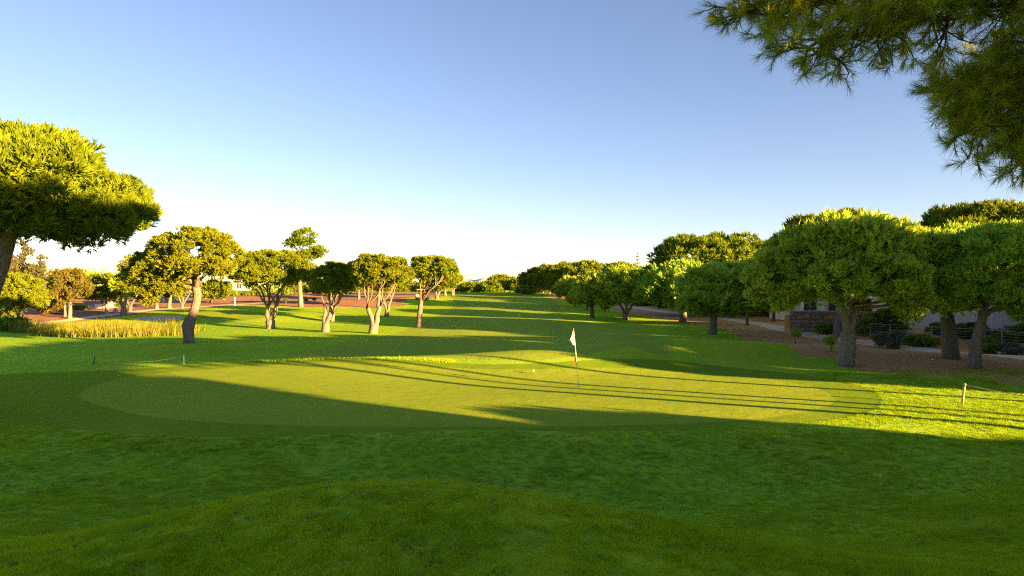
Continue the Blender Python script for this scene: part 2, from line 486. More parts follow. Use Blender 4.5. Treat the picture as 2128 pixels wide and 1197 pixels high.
def spline(pts, n=8, closed=True):
    P = np.array([[p[0], p[1]] for p in pts], float); m = len(P); out = []
    for i in range(m if closed else m - 1):
        if closed: p0, p1, p2, p3 = P[(i - 1) % m], P[i], P[(i + 1) % m], P[(i + 2) % m]
        else: p0, p1, p2, p3 = P[max(i - 1, 0)], P[i], P[i + 1], P[min(i + 2, m - 1)]
        for t in np.arange(n) / n:
            out.append(.5 * (2 * p1 + (p2 - p0) * t + (2 * p0 - 5 * p1 + 4 * p2 - p3) * t * t + (3 * p1 - p0 - 3 * p2 + p3) * t ** 3))
    if not closed: out.append(P[-1])
    return np.array(out)

def sdf(P, poly):
    """Signed distance, positive inside."""
    dmin = np.full(len(P), 1e18); inside = np.zeros(len(P), bool)
    for k in range(len(poly)):
        A, B = poly[k], poly[(k + 1) % len(poly)]
        e = B - A; w = P - A
        t = np.clip((w @ e) / max(e @ e, 1e-12), 0, 1)
        dd = w - t[:, None] * e
        dmin = np.minimum(dmin, (dd ** 2).sum(1))
        c1 = (A[1] > P[:, 1]) != (B[1] > P[:, 1])
        xx = (B[0] - A[0]) * (P[:, 1] - A[1]) / (B[1] - A[1] if B[1] != A[1] else 1e-12) + A[0]
        inside ^= c1 & (P[:, 0] < xx)
    return np.sqrt(dmin) * np.where(inside, 1, -1)

def strip_sdf(P, line, hw):
    dmin = np.full(len(P), 1e18)
    for k in range(len(line) - 1):
        A, B = line[k], line[k + 1]
        e = B - A; w = P - A
        t = np.clip((w @ e) / max(e @ e, 1e-12), 0, 1)
        dd = w - t[:, None] * e
        dmin = np.minimum(dmin, (dd ** 2).sum(1))
    return hw - np.sqrt(dmin)

def clip_tris(V, T, f):
    """Split triangles along f = 0 -> (V, inside, outside)."""
    s = f[T] > 0
    cnt = s.sum(1)
    tin, tout = [T[cnt == 3]], [T[cnt == 0]]
    nv = [V]; base = len(V)
    for k, dest1, dest2 in ((1, tin, tout), (2, tout, tin)):
        Q = T[cnt == k]; S = s[cnt == k]
        if not len(Q): continue
        lone = S.argmax(1) if k == 1 else (~S).argmax(1)
        r = np.arange(len(Q))
        p, q, w = Q[r, lone], Q[r, (lone + 1) % 3], Q[r, (lone + 2) % 3]
        def cut(m, n):
            t = np.clip(f[m] / (f[m] - f[n]), 0.001, .999)
            return V[m] + (V[n] - V[m]) * t[:, None]
        X, Y = cut(p, q), cut(p, w)
        ix = base + np.arange(len(Q)); iy = ix + len(Q)
        nv += [X, Y]; base += 2 * len(Q)
        dest1.append(np.stack([p, ix, iy], 1))
        dest2.append(np.concatenate([np.stack([ix, q, w], 1), np.stack([ix, w, iy], 1)]))
    return np.concatenate(nv), np.concatenate(tin), np.concatenate(tout)

def sheet(name, V, T, mat):
    used, inv = np.unique(T, return_inverse=True)
    P = V[used]; z = terrain(P[:, 0], P[:, 1])
    me = tri_mesh(name, np.column_stack([P, z]), inv.reshape(-1, 3), True)
    h = .06
    nx = -(terrain(P[:, 0] + h, P[:, 1]) - terrain(P[:, 0] - h, P[:, 1])) / (2 * h)
    ny = -(terrain(P[:, 0], P[:, 1] + h) - terrain(P[:, 0], P[:, 1] - h)) / (2 * h)
    N = np.column_stack([nx, ny, np.ones_like(nx)]); N /= np.linalg.norm(N, axis=1)[:, None]
    me.normals_split_custom_set_from_vertices(N.tolist())
    return put(name, me, mat, kind='structure')

def pp(pts): return [pick(*p) for p in pts]
GREEN = spline(pp([(165, 818), (215, 845), (330, 868), (520, 882), (800, 887), (1100, 887), (1320, 884), (1500, 876), (1650, 860),
                   (1735, 836), (1700, 808), (1590, 788), (1400, 772), (1250, 764), (1060, 768), (930, 764), (760, 752), (600, 756), (430, 768), (260, 784)]))
APRON = spline(pp([(-180, 815), (-60, 868), (150, 893), (420, 909), (700, 903), (1000, 895), (1250, 897), (1500, 890), (1720, 874), (1830, 845),
                   (1800, 806), (1640, 776), (1420, 752), (1250, 748), (1050, 757), (900, 752), (700, 744), (520, 752), (250, 768), (-40, 782)]))
fw = pp([(600, 738), (900, 742), (1120, 748), (1300, 722), (1400, 716), (1350, 690), (1200, 664), (1165, 645), (1160, 626), (1130, 616)])
fw2 = pp([(935, 617), (940, 640), (900, 660), (830, 690), (700, 715)])
FAIRWAY = spline(fw + [Vector((14, 175, 0)), Vector((-20, 175, 0))] + fw2, 6)
LGREEN = spline(pp([(405, 652), (420, 662), (500, 665), (548, 660), (552, 652), (500, 645), (440, 645)]))
DIRT = spline(pp([(1140, 616), (1230, 634), (1330, 655), (1450, 676), (1540, 697), (1640, 720), (1760, 742), (1800, 770), (2000, 783), (2150, 800)])
              + [Vector((30, 24, 0)), Vector((55, 20, 0)), Vector((75, 60, 0)), Vector((75, 130, 0)), Vector((60, 200, 0)), Vector((20, 210, 0))], 6)
LDIRT = spline(pp([(60, 672), (130, 671), (250, 658), (330, 646), (430, 640), (520, 633), (610, 638), (700, 637), (835, 636), (845, 622)])
               + [Vector((-16, 165, 0)), Vector((-50, 175, 0)), Vector((-110, 170, 0)), Vector((-110, 95, 0)), Vector((-64, 80, 0))], 6)
PATH = spline(pp([(2260, 760), (2128, 744), (1950, 730), (1780, 710), (1680, 695), (1600, 678), (1520, 664), (1430, 654), (1330, 641), (1240, 631), (1180, 622)]), 8, False)
LPATH = spline(pp([(30, 676), (140, 666), (250, 652), (330, 643), (420, 637), (500, 632), (560, 628)]), 8, False)
BUNKER = spline(pp([(278, 662), (310, 666), (345, 666), (372, 664), (385, 659), (350, 656), (310, 657)]))

V, T = GV, GTRI
zones = [('path', lambda P: strip_sdf(P, PATH, .95 ) , 'path'),
         ('path', lambda P: strip_sdf(P, LPATH, 1.0), 'path'),
         ('bunker', lambda P: sdf(P, BUNKER), 'sand'),
         ('putting_green', lambda P: sdf(P, GREEN), 'green'),
         ('putting_green', lambda P: sdf(P, LGREEN), 'green'),
         ('apron', lambda P: sdf(P, APRON), 'apron'),
         ('fairway', lambda P: sdf(P, FAIRWAY), 'fairway'),
         ('needle_litter_ground', lambda P: sdf(P, DIRT) + .8 * vnoise(P[:, 0] * .35, P[:, 1] * .35, 21), 'dirt'),
         ('red_soil_ground', lambda P: sdf(P, LDIRT) + .8 * vnoise(P[:, 0] * .3, P[:, 1] * .3, 22), 'red_soil')]
for nm, fn, mk in zones:
    V, tin, T = clip_tris(V, T, fn(V))
    sheet(nm, V, tin, M[mk])
sheet('ground', V, T, M['rough'])

# ------------------------------------------------------------------ foliage and pines
def unit(A): return A / np.maximum(np.linalg.norm(A, axis=-1, keepdims=True), 1e-9)

def needles(P, D, L, w, k, spread, rng, back=.55):
    """k thin triangles round each shoot."""
    N = len(P)
    dirs = unit(D[:, None, :] + spread * rng.normal(size=(N, k, 3)))
    base = P[:, None, :] + D[:, None, :] * (rng.uniform(-back, .35, (N, k, 1)) * L)
    ln = L * rng.uniform(.7, 1.2, (N, k, 1))
    side = unit(np.cross(dirs, rng.normal(size=(N, k, 3)))) * (w / 2)
    A, B, C = base - side, base + side, base + dirs * ln
    return np.stack([A, B, C], 2).reshape(-1, 3)

def foliage(name, tri_pts, mat, parent):
    me = tri_mesh(name, tri_pts, np.arange(len(tri_pts)).reshape(-1, 3))
    return put(name, me, mat, parent)

def dome_shoots(C, R, ht, hb, n_shoots, rng, puff=.5, flat=.7, seed=0, ragged=.16):
    """Shoots gathered in puffs over an umbrella crown round C: half width R, ht above, hb below."""
    npuff = max(18, int(3.4 * R * (R + .8 * (ht + hb)) / (puff * puff) * .62))
    nb = int(np.clip(14 + 9 * R, 16, 60))          # boughs: each a small dome of its own
    th = (np.arange(nb) * 2.39996 + rng.uniform(-.35, .35, nb)) % (2 * math.pi)
    c = np.linspace(.99, -.95, nb) + rng.uniform(-.12, .12, nb); c = np.clip(c, -.97, .99)
    c = np.where(c > 0, c ** .8, -np.abs(c) ** 1.2)
    lob = 1 + ragged * (np.sin(3 * th + seed) * .5 + np.sin(5 * th + 2.3 * seed) * .35 + np.sin(8 * th + 1.1 * seed) * .25)
    r = np.where(c > 0, (1 - np.abs(c) ** 2.4) ** .46, (1 - np.abs(c) ** 1.3) ** .7) * rng.uniform(.80, .98, nb)
    drop = rng.uniform(.2, 1.4, nb)
    zb_ = np.where(c > 0, np.abs(c) ** (.55 + .5 * flat) * ht * rng.uniform(.84, .98, nb), -np.abs(c) * hb * drop)
    rb = .25 * R * rng.uniform(.75, 1.25, nb)
    BC = np.column_stack([C[0] + .84 * R * r * lob * np.cos(th), C[1] + .84 * R * r * lob * np.sin(th), C[2] + .84 * zb_])
    bi = rng.choice(nb, npuff, p=rb ** 2 / (rb ** 2).sum())
    u3 = unit(rng.normal(size=(npuff, 3)))
    ax_ = unit(BC - np.array([C[0], C[1], C[2] - .4 * R]))[bi]
    inward = (u3 * ax_).sum(1) < -.15
    u3[inward] *= -1
    u3[:, 2] += .12
    fl_ = np.array([1, 1, float(np.clip(.62 * (ht + hb) / R, .36, .75))])
    PP = BC[bi] + u3 * rb[bi][:, None] * fl_ * rng.uniform(.90, 1.0, (npuff, 1))
    inner = rng.uniform(0, 1, npuff) < .13
    PP[inner] = np.array(C) + (PP[inner] - np.array(C)) * rng.uniform(.45, .85, (inner.sum(), 1))
    dz = PP[:, 2] - C[2]
    PP[:, 2] = C[2] + np.where(dz > ht * .93, ht * .93 + (dz - ht * .93) * .25, np.where(dz < -1.25 * hb, -1.25 * hb + (dz + 1.25 * hb) * .3, dz))
    pr = puff * rng.uniform(.65, 1.35, npuff)
    cx, cy, cz = PP[:, 0], PP[:, 1], PP[:, 2]
    PC = np.column_stack([cx, cy, cz])
    idx = rng.choice(npuff, n_shoots, p=pr ** 2 / (pr ** 2).sum())
    d = unit(rng.normal(size=(n_shoots, 3)))
    flip = rng.uniform(0, 1, n_shoots) < .72
    d[flip, 2] = np.abs(d[flip, 2])
    P = PC[idx] + d * pr[idx][:, None] * np.array([1, 1, .85]) * rng.uniform(.80, 1.0, (n_shoots, 1))
    outw = unit(P - np.array([C[0], C[1], C[2] - .5 * R]))
    D = unit(d * 1.0 + outw * .30 + np.array([0, 0, .40]))
    return P, D, PC

def curve_pts(a, b, n, bend, rng, sag=0.0):
    a, b = np.array(a, float), np.array(b, float)
    t = np.linspace(0, 1, n)[:, None]
    L = np.linalg.norm(b - a)
    off = rng.normal(size=3) * bend * L
    off[2] *= .4
    pts = a + (b - a) * t + off * (np.sin(math.pi * t)) + np.array([0, 0, sag * L]) * np.sin(math.pi * t)
    pts[1:-1] += rng.normal(size=(n - 2, 3)) * .02 * L
    return pts

TREES = {}
def pine(name, label, base, top_z, crowns, trunk_r, stems=None, fork=.45, group=None, needle='needle', bark='bark',
         seed=1, cat='pine tree', limbs=6, maxtri=150000, cover=3.2, puff=None, dist=None, limb_bark=None, spread=.42, flat=.7, Lmin=.16, lean=None, split=.38, path=None):
    """crowns: list of (cx, cy, cz, R, ht, hb) in world space; fork: height of the fork as a share of the crown's underside."""
    rng = np.random.default_rng(seed); prng = random.Random(seed)
    base = Vector(base)
    root = thing(name, label, cat, base, group)
    B = np.array(base)
    dist = dist or max(3.0, base.y)
    pxm = dist / 683.0
    # --- crown
    allp, pcs = [], []
    for ci, (cx, cy, cz, R, ht, hb) in enumerate(crowns):
        L = max(Lmin, 2.2 * pxm); k = 7; w = float(np.clip(1.1 * pxm, .20 * L, .40 * L))
        A = math.pi * R * R * 1.9 + 2 * math.pi * R * (ht + hb) * .5
        n = cover * A / (k * L * w * .25)
        cap = maxtri / len(crowns) / k
        if n > cap:
            s = n / cap; w2 = min(w * s, .38 * L); L *= math.sqrt(max(1, w * s / w2)); w = min(w2 * math.sqrt(max(1, w * s / w2)), .38 * L); n = cap
        pf = (puff * .62) if puff else float(np.clip(.075 * R, .20, .40))
        pf = max(pf, 2.4 * pxm)
        P, D, PC = dome_shoots((cx, cy, cz), R, ht, hb, int(n), rng, pf, flat, seed + ci)
        allp.append(needles(P, D, L, w, k, spread, rng)); pcs.append(PC)
    tp = np.concatenate(allp) - B
    foliage('crown', tp.astype(np.float32), M[needle], root)
    # --- trunk and limbs
    c0 = np.mean([[c[0], c[1], c[2] - c[5] * .5] for c in crowns], 0)
    zf = (c0[2] - B[2]) * fork
    sides = 12 if dist < 75 else 8
    tips = []
    mb = MB()
    if stems is None: stems = [(0, 0)]
    lx, ly = lean if lean else (0, 0)
    top0 = Vector(((c0[0] - B[0]) * .25 + lx, (c0[1] - B[1]) * .25 + ly, zf))
    def axis(t):
        return top0 * t + Vector((math.sin(t * 5 + seed) * .05 - math.sin(seed) * .05, math.cos(t * 4 + seed) * .05 - math.cos(seed) * .05, 0)) * zf * .35 * min(1, 4 * t) + Vector((0, 0, -.15 * (1 - t)))
    def rad(t): return trunk_r * (1.0 - .36 * t + .22 * math.exp(-t * 12))
    if path is not None:                       # measured trunk: (dx, dz, radius) from the base
        mb.tube([Vector((p[0], .03 * i, p[1])) for i, p in enumerate(path)], [p[2] for p in path], sides, True, .07, prng)
        tips = [(Vector((path[-1][0], .03 * len(path), path[-1][1])), path[-1][2])]
    elif len(stems) == 1:
        ts_ = np.linspace(0, 1, 8)
        sx, sy = stems[0]
        mb.tube([axis(t) + Vector((sx, sy, 0)) * t for t in ts_], [rad(t) for t in ts_], sides, True, .07, prng)
        tips.append((axis(1) + Vector((sx, sy, 0)), rad(1)))
    else:
        if split > .05:
            ts_ = np.linspace(0, split, 5)
            mb.tube([axis(t) for t in ts_], [rad(t) * (1 + .12 * t / split) for t in ts_], sides, True, .07, prng)
        for q, (sx, sy) in enumerate(stems):
            ts_ = np.linspace(max(0, split - .10), 1, 7)
            pts, rads = [], []
            for t in ts_:
                f = (t - ts_[0]) / (1 - ts_[0])
                pts.append(axis(t) + Vector((sx, sy, 0)) * f ** .8 + Vector((math.sin(f * 6 + q * 2 + seed), math.cos(f * 5 + q), 0)) * .035 * zf * math.sin(math.pi * f))
                rads.append(rad(t) * (.74 if len(stems) == 2 else .60) * (1 - .12 * f))
            mb.tube(pts, rads, sides, True, .07, prng)
            tips.append((pts[-1], rads[-1]))
    mb.build('trunk', M[bark], root, True)
    nl = limbs
    for i in range(nl):
        cx, cy, cz, R, ht, hb = crowns[i % len(crowns)]
        an = 2 * math.pi * (i + .5 * prng.random()) / nl * 1.0 + seed
        rr = R * prng.uniform(.45, .72)
        end = np.array([cx + rr * math.cos(an), cy + rr * math.sin(an), cz - hb * .1 + ht * prng.uniform(.05, .35)]) - B
        dirv = Vector((end[0] - c0[0] + B[0], end[1] - c0[1] + B[1], 0))
        tp_, tr_ = max(tips, key=lambda q: q[0].x * dirv.x + q[0].y * dirv.y) if i % 3 else tips[i % len(tips)]
        a0 = np.array(tp_) - np.array([0, 0, .12 + .25 * prng.random()])
        pts = curve_pts(a0, end, 7, .06, rng, .05)
        # rise steeply first, then spread
        t = np.linspace(0, 1, 7)
        pts[:, 2] = a0[2] + (end[2] - a0[2]) * (t ** .85)
        r0 = tr_ * prng.uniform(.42, .62)
        lm = MB(); lm.tube(pts, [r0 * (1 - .72 * q) for q in t], 7 if dist < 75 else 5, True, .06, prng)
        PC = np.concatenate(pcs) - B
        if dist < 95:
            near = PC[np.argsort(((PC - end) ** 2).sum(1))[:40]]
            for q in range(4 if dist < 75 else 2):
                tgt = near[prng.randrange(len(near))]
                j = prng.randrange(3, 6)
                lm.tube(curve_pts(pts[j], tgt, 4, .06, rng), [r0 * .42, r0 * .32, r0 * .22, r0 * .1], 5, False)
        lm.build('limb', M[limb_bark or bark], root, True)
    return root

def px_pine(name, label, px, py, top, x0, x1, bottom, r_px, dist=None, cxy=0.0, lobes=0, **kw):
    """A pine standing where the photograph shows it: base pixel, crown span and heights turned into metres."""
    b = pick(px, py) if dist is None else onground(px, dist)
    y = b.y
    s = y / F
    cx = ((x0 + x1) / 2 - W0 / 2) * s
    R = (x1 - x0) / 2 * s
    zt = EYE + (H0 / 2 - top) * s
    zb = EYE + (H0 / 2 - bottom) * s
    cz = zb + (zt - zb) * .27
    kw.setdefault('dist', y)
    H = zt - zb
    cr = [(cx, y + cxy, cz, R * .95, (zt - cz) * .96, (cz - zb))]
    if lobes:                                      # boughs that hang round a narrower dome
        cr = [(cx, y + cxy, zb + .40 * H, R * .80, .57 * H, .30 * H)]
        for k in range(lobes):
            an = -2.9 + 2.7 * k / max(1, lobes - 1) + .3 * math.sin(kw.get('seed', 1) + k)
            q = .5 + .5 * math.sin(kw.get('seed', 1) * 1.7 + 2.6 * k)
            cr.append((cx + .60 * R * math.cos(an), y + cxy + .45 * R * math.sin(an), zb + (.16 + .22 * q) * H, R * (.34 + .08 * q), (.26 + .10 * q) * H, .16 * H))
    return pine(name, label, b, zt, cr, r_px * s, **kw)

G_L = 'stone pines along the left side of the fairway'
G_R = 'stone pines along the right side of the fairway'
G_BL = 'pines behind the reed bed on the left'
G_FAR = 'far pines at the end of the fairway'

# --- left, near: crown fills the upper left corner of the view
b = onground(-88, 22.0)
s = 22.0 / F
pine('stone_pine', 'big near stone pine cut by the left edge, sunlit top above a shaded underside', b, 9.6,
     [(-17.8, 22.5, 6.65, 5.2, 2.75, 1.0), (-14.0, 21.6, 6.1, 2.15, 1.7, .8)], .27, fork=.93, path=[((q[0] + 88) * s, (840 - q[1]) * s, q[2]) for q in ((-88, 846, .36), (-80, 800, .30), (-62, 720, .28), (-36, 630, .27), (-10, 555, .26), (4, 500, .25), (10, 468, .24))], group=G_L, seed=11, limbs=7, maxtri=260000, dist=22, limb_bark='bark_red', Lmin=.17, puff=.42, lean=(.62, 0))
# --- left: gnarled pine on its own little mound
b = pick(393, 713)
s = b.y / F
TREES['gnarled'] = pine('stone_pine', 'gnarled stone pine with swollen grey trunk alone on a small grass mound', b, 8,
     [((405 - 1064) * s, b.y, EYE + (598 - 552) * s, 100 * s, 76 * s, 22 * s), ((322 - 1064) * s, b.y + .5, EYE + (598 - 590) * s, 76 * s, 66 * s, 30 * s)],
     11.0 * s, fork=.86, group=G_L, seed=5, limbs=6, maxtri=140000, cover=2.8, limb_bark='bark_red',
     path=[((q[0] - 393) * s, (713 - q[1]) * s, q[2] * s) for q in ((393, 716, 11.5), (392, 704, 11), (390, 688, 11.5), (390, 677, 12.5), (393, 668, 11.5), (397, 657, 8.6), (402, 643, 8.6), (406, 628, 8.4), (407, 612, 8.0), (404, 600, 8.6), (403, 592, 8.0))])
px_pine('stone_pine', 'stone pine with twin trunk and fan of dark limbs right of the gnarled pine', 563, 683, 521, 474, 654, 594, 9.5,
        stems=[(-.35, 0), (.5, .1)], fork=.5, group=G_L, seed=21, limbs=9, limb_bark='bark_dark', maxtri=120000)
px_pine('stone_pine', 'slim forked stone pine with dark shaded crown, left of the lit twin-stemmed one', 676, 690, 542, 638, 738, 612, 8.0,
        stems=[(-.3, 0), (.35, 0)], fork=.62, group=G_L, seed=22, limbs=5, maxtri=80000, cxy=1)
px_pine('stone_pine', 'pale many-stemmed pine close behind the slim forked one', 688, 668, 545, 655, 745, 610, 6.5,
        stems=[(-.5, 0), (.1, .2), (.7, 0)], fork=.75, group=G_L, seed=23, limbs=6, maxtri=70000, bark='bark_pale')
px_pine('stone_pine', 'stone pine whose two stems part low, its round crown fully sunlit', 775, 693, 529, 720, 860, 592, 9.5,
        stems=[(-.62, 0), (.42, .1)], fork=.52, group=G_L, seed=24, limbs=8, maxtri=110000, bark='bark_pale', limb_bark='bark_red')
px_pine('stone_pine', 'thin forked pine standing behind the two-stemmed sunlit pine', 803, 658, 542, 770, 856, 600, 5.0,
        stems=[(-.45, 0), (.5, 0)], fork=.6, group=G_L, seed=25, limbs=5, maxtri=50000, bark='bark_pale')
px_pine('stone_pine', 'stone pine with single grey trunk and spreading limbs at fairway edge', 870, 680, 532, 844, 952, 584, 6.5,
        fork=.55, group=G_L, seed=26, limbs=7, maxtri=90000, limb_bark='bark_red')
px_pine('stone_pine', 'farther lit pine right behind the golf cart', 908, 622, 548, 880, 956, 598, 4.2, stems=[(-.3, 0), (.4, 0)], fork=.7, group=G_L, seed=27, limbs=4, maxtri=40000, bark='bark_pale')
px_pine('stone_pine', 'left of two slender lit trunks at the crest of the fairway', 925, 614, 552, 900, 952, 596, 3.4, fork=.75, group=G_L, seed=28, limbs=4, maxtri=30000, bark='bark_pale')
px_pine('stone_pine', 'right of two slender lit trunks at the crest, last before the open sky', 941, 614, 556, 915, 957, 598, 3.8, stems=[(-.25, 0), (.35, 0)], fork=.7, group=G_L, seed=29, limbs=4, maxtri=30000, bark='bark_pale')
px_pine('stone_pine', 'pine with bright trunk on the red soil behind the two-stemmed one', 786, 640, 552, 750, 832, 602, 5.0, fork=.7, group=G_L, seed=30, limbs=4, maxtri=40000, bark='bark_pale')
px_pine('stone_pine', 'small pine alone on the middle of the red soil', 745, 622, 560, 716, 782, 600, 3.2, fork=.75, group=G_L, seed=31, limbs=4, maxtri=25000, bark='bark_pale')
# tall airy pine
b = pick(625, 638); s = b.y / F
pine('tall_pine', 'tall airy pine with straight grey trunk rising above the umbrella crowns', b, 9,
     [((632 - 1064) * s, b.y, EYE + (598 - 500) * s, 24 * s, 24 * s, 16 * s), ((608 - 1064) * s, b.y, EYE + (598 - 508) * s, 14 * s, 9 * s, 8 * s),
      ((660 - 1064) * s, b.y, EYE + (598 - 524) * s, 17 * s, 9 * s, 8 * s), ((636 - 1064) * s, b.y + .5, EYE + (598 - 534) * s, 28 * s, 10 * s, 8 * s)],
     5.0 * s, fork=.95, seed=33, limbs=8, maxtri=42000, cover=1.5, needle='needle', bark='bark_pale', puff=.7, flat=.6)

# --- back left
px_pine('stone_pine', 'wide bright pine at the left edge behind the reeds', 40, 662, 567, -40, 96, 645, 6, group=G_BL, seed=41, limbs=5, maxtri=90000, dist=66)
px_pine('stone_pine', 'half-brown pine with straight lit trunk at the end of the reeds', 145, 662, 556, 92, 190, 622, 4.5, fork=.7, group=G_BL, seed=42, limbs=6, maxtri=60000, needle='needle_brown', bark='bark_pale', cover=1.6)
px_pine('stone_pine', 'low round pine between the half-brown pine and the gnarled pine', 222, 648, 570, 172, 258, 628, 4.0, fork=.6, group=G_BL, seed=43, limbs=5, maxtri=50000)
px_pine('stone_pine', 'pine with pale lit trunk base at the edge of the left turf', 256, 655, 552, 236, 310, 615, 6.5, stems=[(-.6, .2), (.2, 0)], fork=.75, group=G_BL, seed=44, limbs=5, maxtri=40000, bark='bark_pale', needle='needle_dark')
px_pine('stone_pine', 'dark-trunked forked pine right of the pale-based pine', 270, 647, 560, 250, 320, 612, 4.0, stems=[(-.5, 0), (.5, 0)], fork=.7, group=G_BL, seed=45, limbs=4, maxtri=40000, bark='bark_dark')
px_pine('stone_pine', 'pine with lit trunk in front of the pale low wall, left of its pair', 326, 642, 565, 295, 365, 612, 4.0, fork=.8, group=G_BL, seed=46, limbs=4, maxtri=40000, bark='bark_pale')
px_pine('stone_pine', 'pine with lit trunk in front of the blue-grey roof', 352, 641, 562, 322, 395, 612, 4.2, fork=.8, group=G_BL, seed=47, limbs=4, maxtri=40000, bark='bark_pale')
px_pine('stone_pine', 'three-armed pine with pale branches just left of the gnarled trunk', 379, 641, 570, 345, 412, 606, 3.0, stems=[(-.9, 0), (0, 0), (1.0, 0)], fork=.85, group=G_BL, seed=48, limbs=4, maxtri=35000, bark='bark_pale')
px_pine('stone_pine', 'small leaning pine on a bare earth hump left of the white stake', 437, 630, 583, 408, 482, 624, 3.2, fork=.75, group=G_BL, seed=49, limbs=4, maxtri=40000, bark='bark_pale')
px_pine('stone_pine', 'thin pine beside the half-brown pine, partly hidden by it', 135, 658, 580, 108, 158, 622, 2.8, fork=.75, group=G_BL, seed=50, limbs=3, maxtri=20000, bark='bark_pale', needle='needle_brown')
def feathery(label, px, top, half, dist, seed):
    b = onground(px, dist); s = dist / F
    zt = EYE + (598 - top) * s
    cr = []
    for i in range(6):
        q = i / 5
        cr.append(((px - 1064 + math.sin(i * 2.4 + seed) * half * .35) * s, dist + math.cos(i * 2) * .6, b.z + 2.2 + (zt - b.z - 2.6) * (1 - q) , half * s * (.28 + .62 * q), .9, .7))
    pine('feathery_conifer', label, b, zt, cr, 3 * s, fork=.9, seed=seed, limbs=6, maxtri=26000, cover=1.2, needle='needle_grey', puff=.6, group='feathery conifers in the left background', cat='conifer', bark='bark_pale')
feathery('pale feathery conifer partly behind the near trunk, left of three', 20, 525, 26, 120, 61)
feathery('tallest pale feathery conifer, in the middle of three at left', 50, 503, 26, 122, 62)
feathery('short pale feathery conifer, right of three at left', 82, 535, 20, 118, 63)

# --- far end of the fairway
far = [(972, 612, 590, 955, 990, 607, 'small far pine right of the slender lit trunks'), (997, 612, 587, 984, 1012, 608, 'round far pine third from left on the skyline gap'),
       (1041, 613, 574, 1009, 1076, 604, 'largest round pine in the gap with a lit trunk'), (1021, 611, 586, 1000, 1042, 607, 'dark far pine behind the largest round pine in the gap'),
       (1084, 612, 582, 1058, 1112, 607, 'dark broad far pine right of the largest gap pine'), (960, 611, 594, 944, 980, 607, 'lowest far pine beside the left row of trunks')]
for i, (px, py, top, x0, x1, bt, lab) in enumerate(far):
    px_pine('stone_pine', lab, px, py, top, x0, x1, bt, 1.6, fork=.7, group=G_FAR, seed=70 + i, limbs=3, maxtri=12000, dist=185 + 6 * (i % 3), bark='bark_pale')

# --- right side, from far to near
R_ = [
 (1128, 608, 556, 1078, 1178, 600, 2.6, 165, 'first pine of the right row, lit trunk over red ground'),
 (1142, 609, 552, 1100, 1200, 600, 2.6, 160, 'second far pine of the right row, leaning lit trunk'),
 (1165, 611, 546, 1130, 1235, 604, 2.8, 150, 'third far pine of the right row with sunlit clumpy top'),
 (1215, 615, 543, 1165, 1272, 610, 3.0, 140, 'far broad pine with brightest top left of the tiered conifer'),
 (1290, 622, 546, 1238, 1345, 616, 3.4, 122, 'far pine beneath the tiered conifer'),
]
for i, (px, py, top, x0, x1, bt, rp, ds, lab) in enumerate(R_):
    px_pine('stone_pine', lab, px, py, top, x0, x1, bt, rp, fork=.8, group=G_R, seed=80 + i, limbs=4, maxtri=32000, dist=ds, bark='bark_pale')
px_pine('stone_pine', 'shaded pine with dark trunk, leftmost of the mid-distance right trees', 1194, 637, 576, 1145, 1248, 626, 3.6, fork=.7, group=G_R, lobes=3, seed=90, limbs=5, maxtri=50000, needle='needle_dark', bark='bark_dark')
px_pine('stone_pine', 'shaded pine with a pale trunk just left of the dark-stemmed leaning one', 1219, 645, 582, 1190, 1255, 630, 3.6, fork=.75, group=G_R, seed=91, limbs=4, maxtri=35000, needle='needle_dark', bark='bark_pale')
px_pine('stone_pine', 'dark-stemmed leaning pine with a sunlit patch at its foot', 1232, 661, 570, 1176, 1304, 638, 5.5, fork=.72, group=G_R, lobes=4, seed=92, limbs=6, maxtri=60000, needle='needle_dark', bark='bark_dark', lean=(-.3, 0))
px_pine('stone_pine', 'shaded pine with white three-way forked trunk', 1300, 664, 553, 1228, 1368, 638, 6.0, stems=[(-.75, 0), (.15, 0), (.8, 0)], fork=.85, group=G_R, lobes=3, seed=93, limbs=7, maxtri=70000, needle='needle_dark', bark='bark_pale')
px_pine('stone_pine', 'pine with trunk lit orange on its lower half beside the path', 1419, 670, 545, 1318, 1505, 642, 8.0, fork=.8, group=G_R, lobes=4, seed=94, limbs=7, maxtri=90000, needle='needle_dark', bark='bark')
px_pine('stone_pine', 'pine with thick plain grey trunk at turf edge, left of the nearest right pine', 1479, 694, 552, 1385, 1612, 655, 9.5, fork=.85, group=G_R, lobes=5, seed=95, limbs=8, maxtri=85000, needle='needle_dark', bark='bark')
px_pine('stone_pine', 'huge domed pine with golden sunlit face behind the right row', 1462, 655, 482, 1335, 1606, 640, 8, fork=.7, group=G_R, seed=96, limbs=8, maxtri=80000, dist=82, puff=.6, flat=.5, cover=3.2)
px_pine('stone_pine', 'slim pine with orange-lit trunk standing at the path bend', 1553, 679, 560, 1505, 1612, 640, 4.0, fork=.85, group=G_R, lobes=3, seed=97, limbs=5, maxtri=50000, needle='needle_dark', bark='bark_red', dist=63)
px_pine('stone_pine', 'dark slim pine on the brown litter between the two grey trunks', 1512, 668, 565, 1470, 1560, 640, 3.5, fork=.85, group=G_R, seed=98, limbs=4, maxtri=40000, needle='needle_dark', bark='bark_dark', dist=76)
px_pine('stone_pine', 'small shaded pine beyond the path left of the stone wall', 1607, 672, 570, 1560, 1660, 640, 4.0, fork=.85, group=G_R, seed=99, limbs=4, maxtri=40000, needle='needle_dark', bark='bark_dark', dist=68)
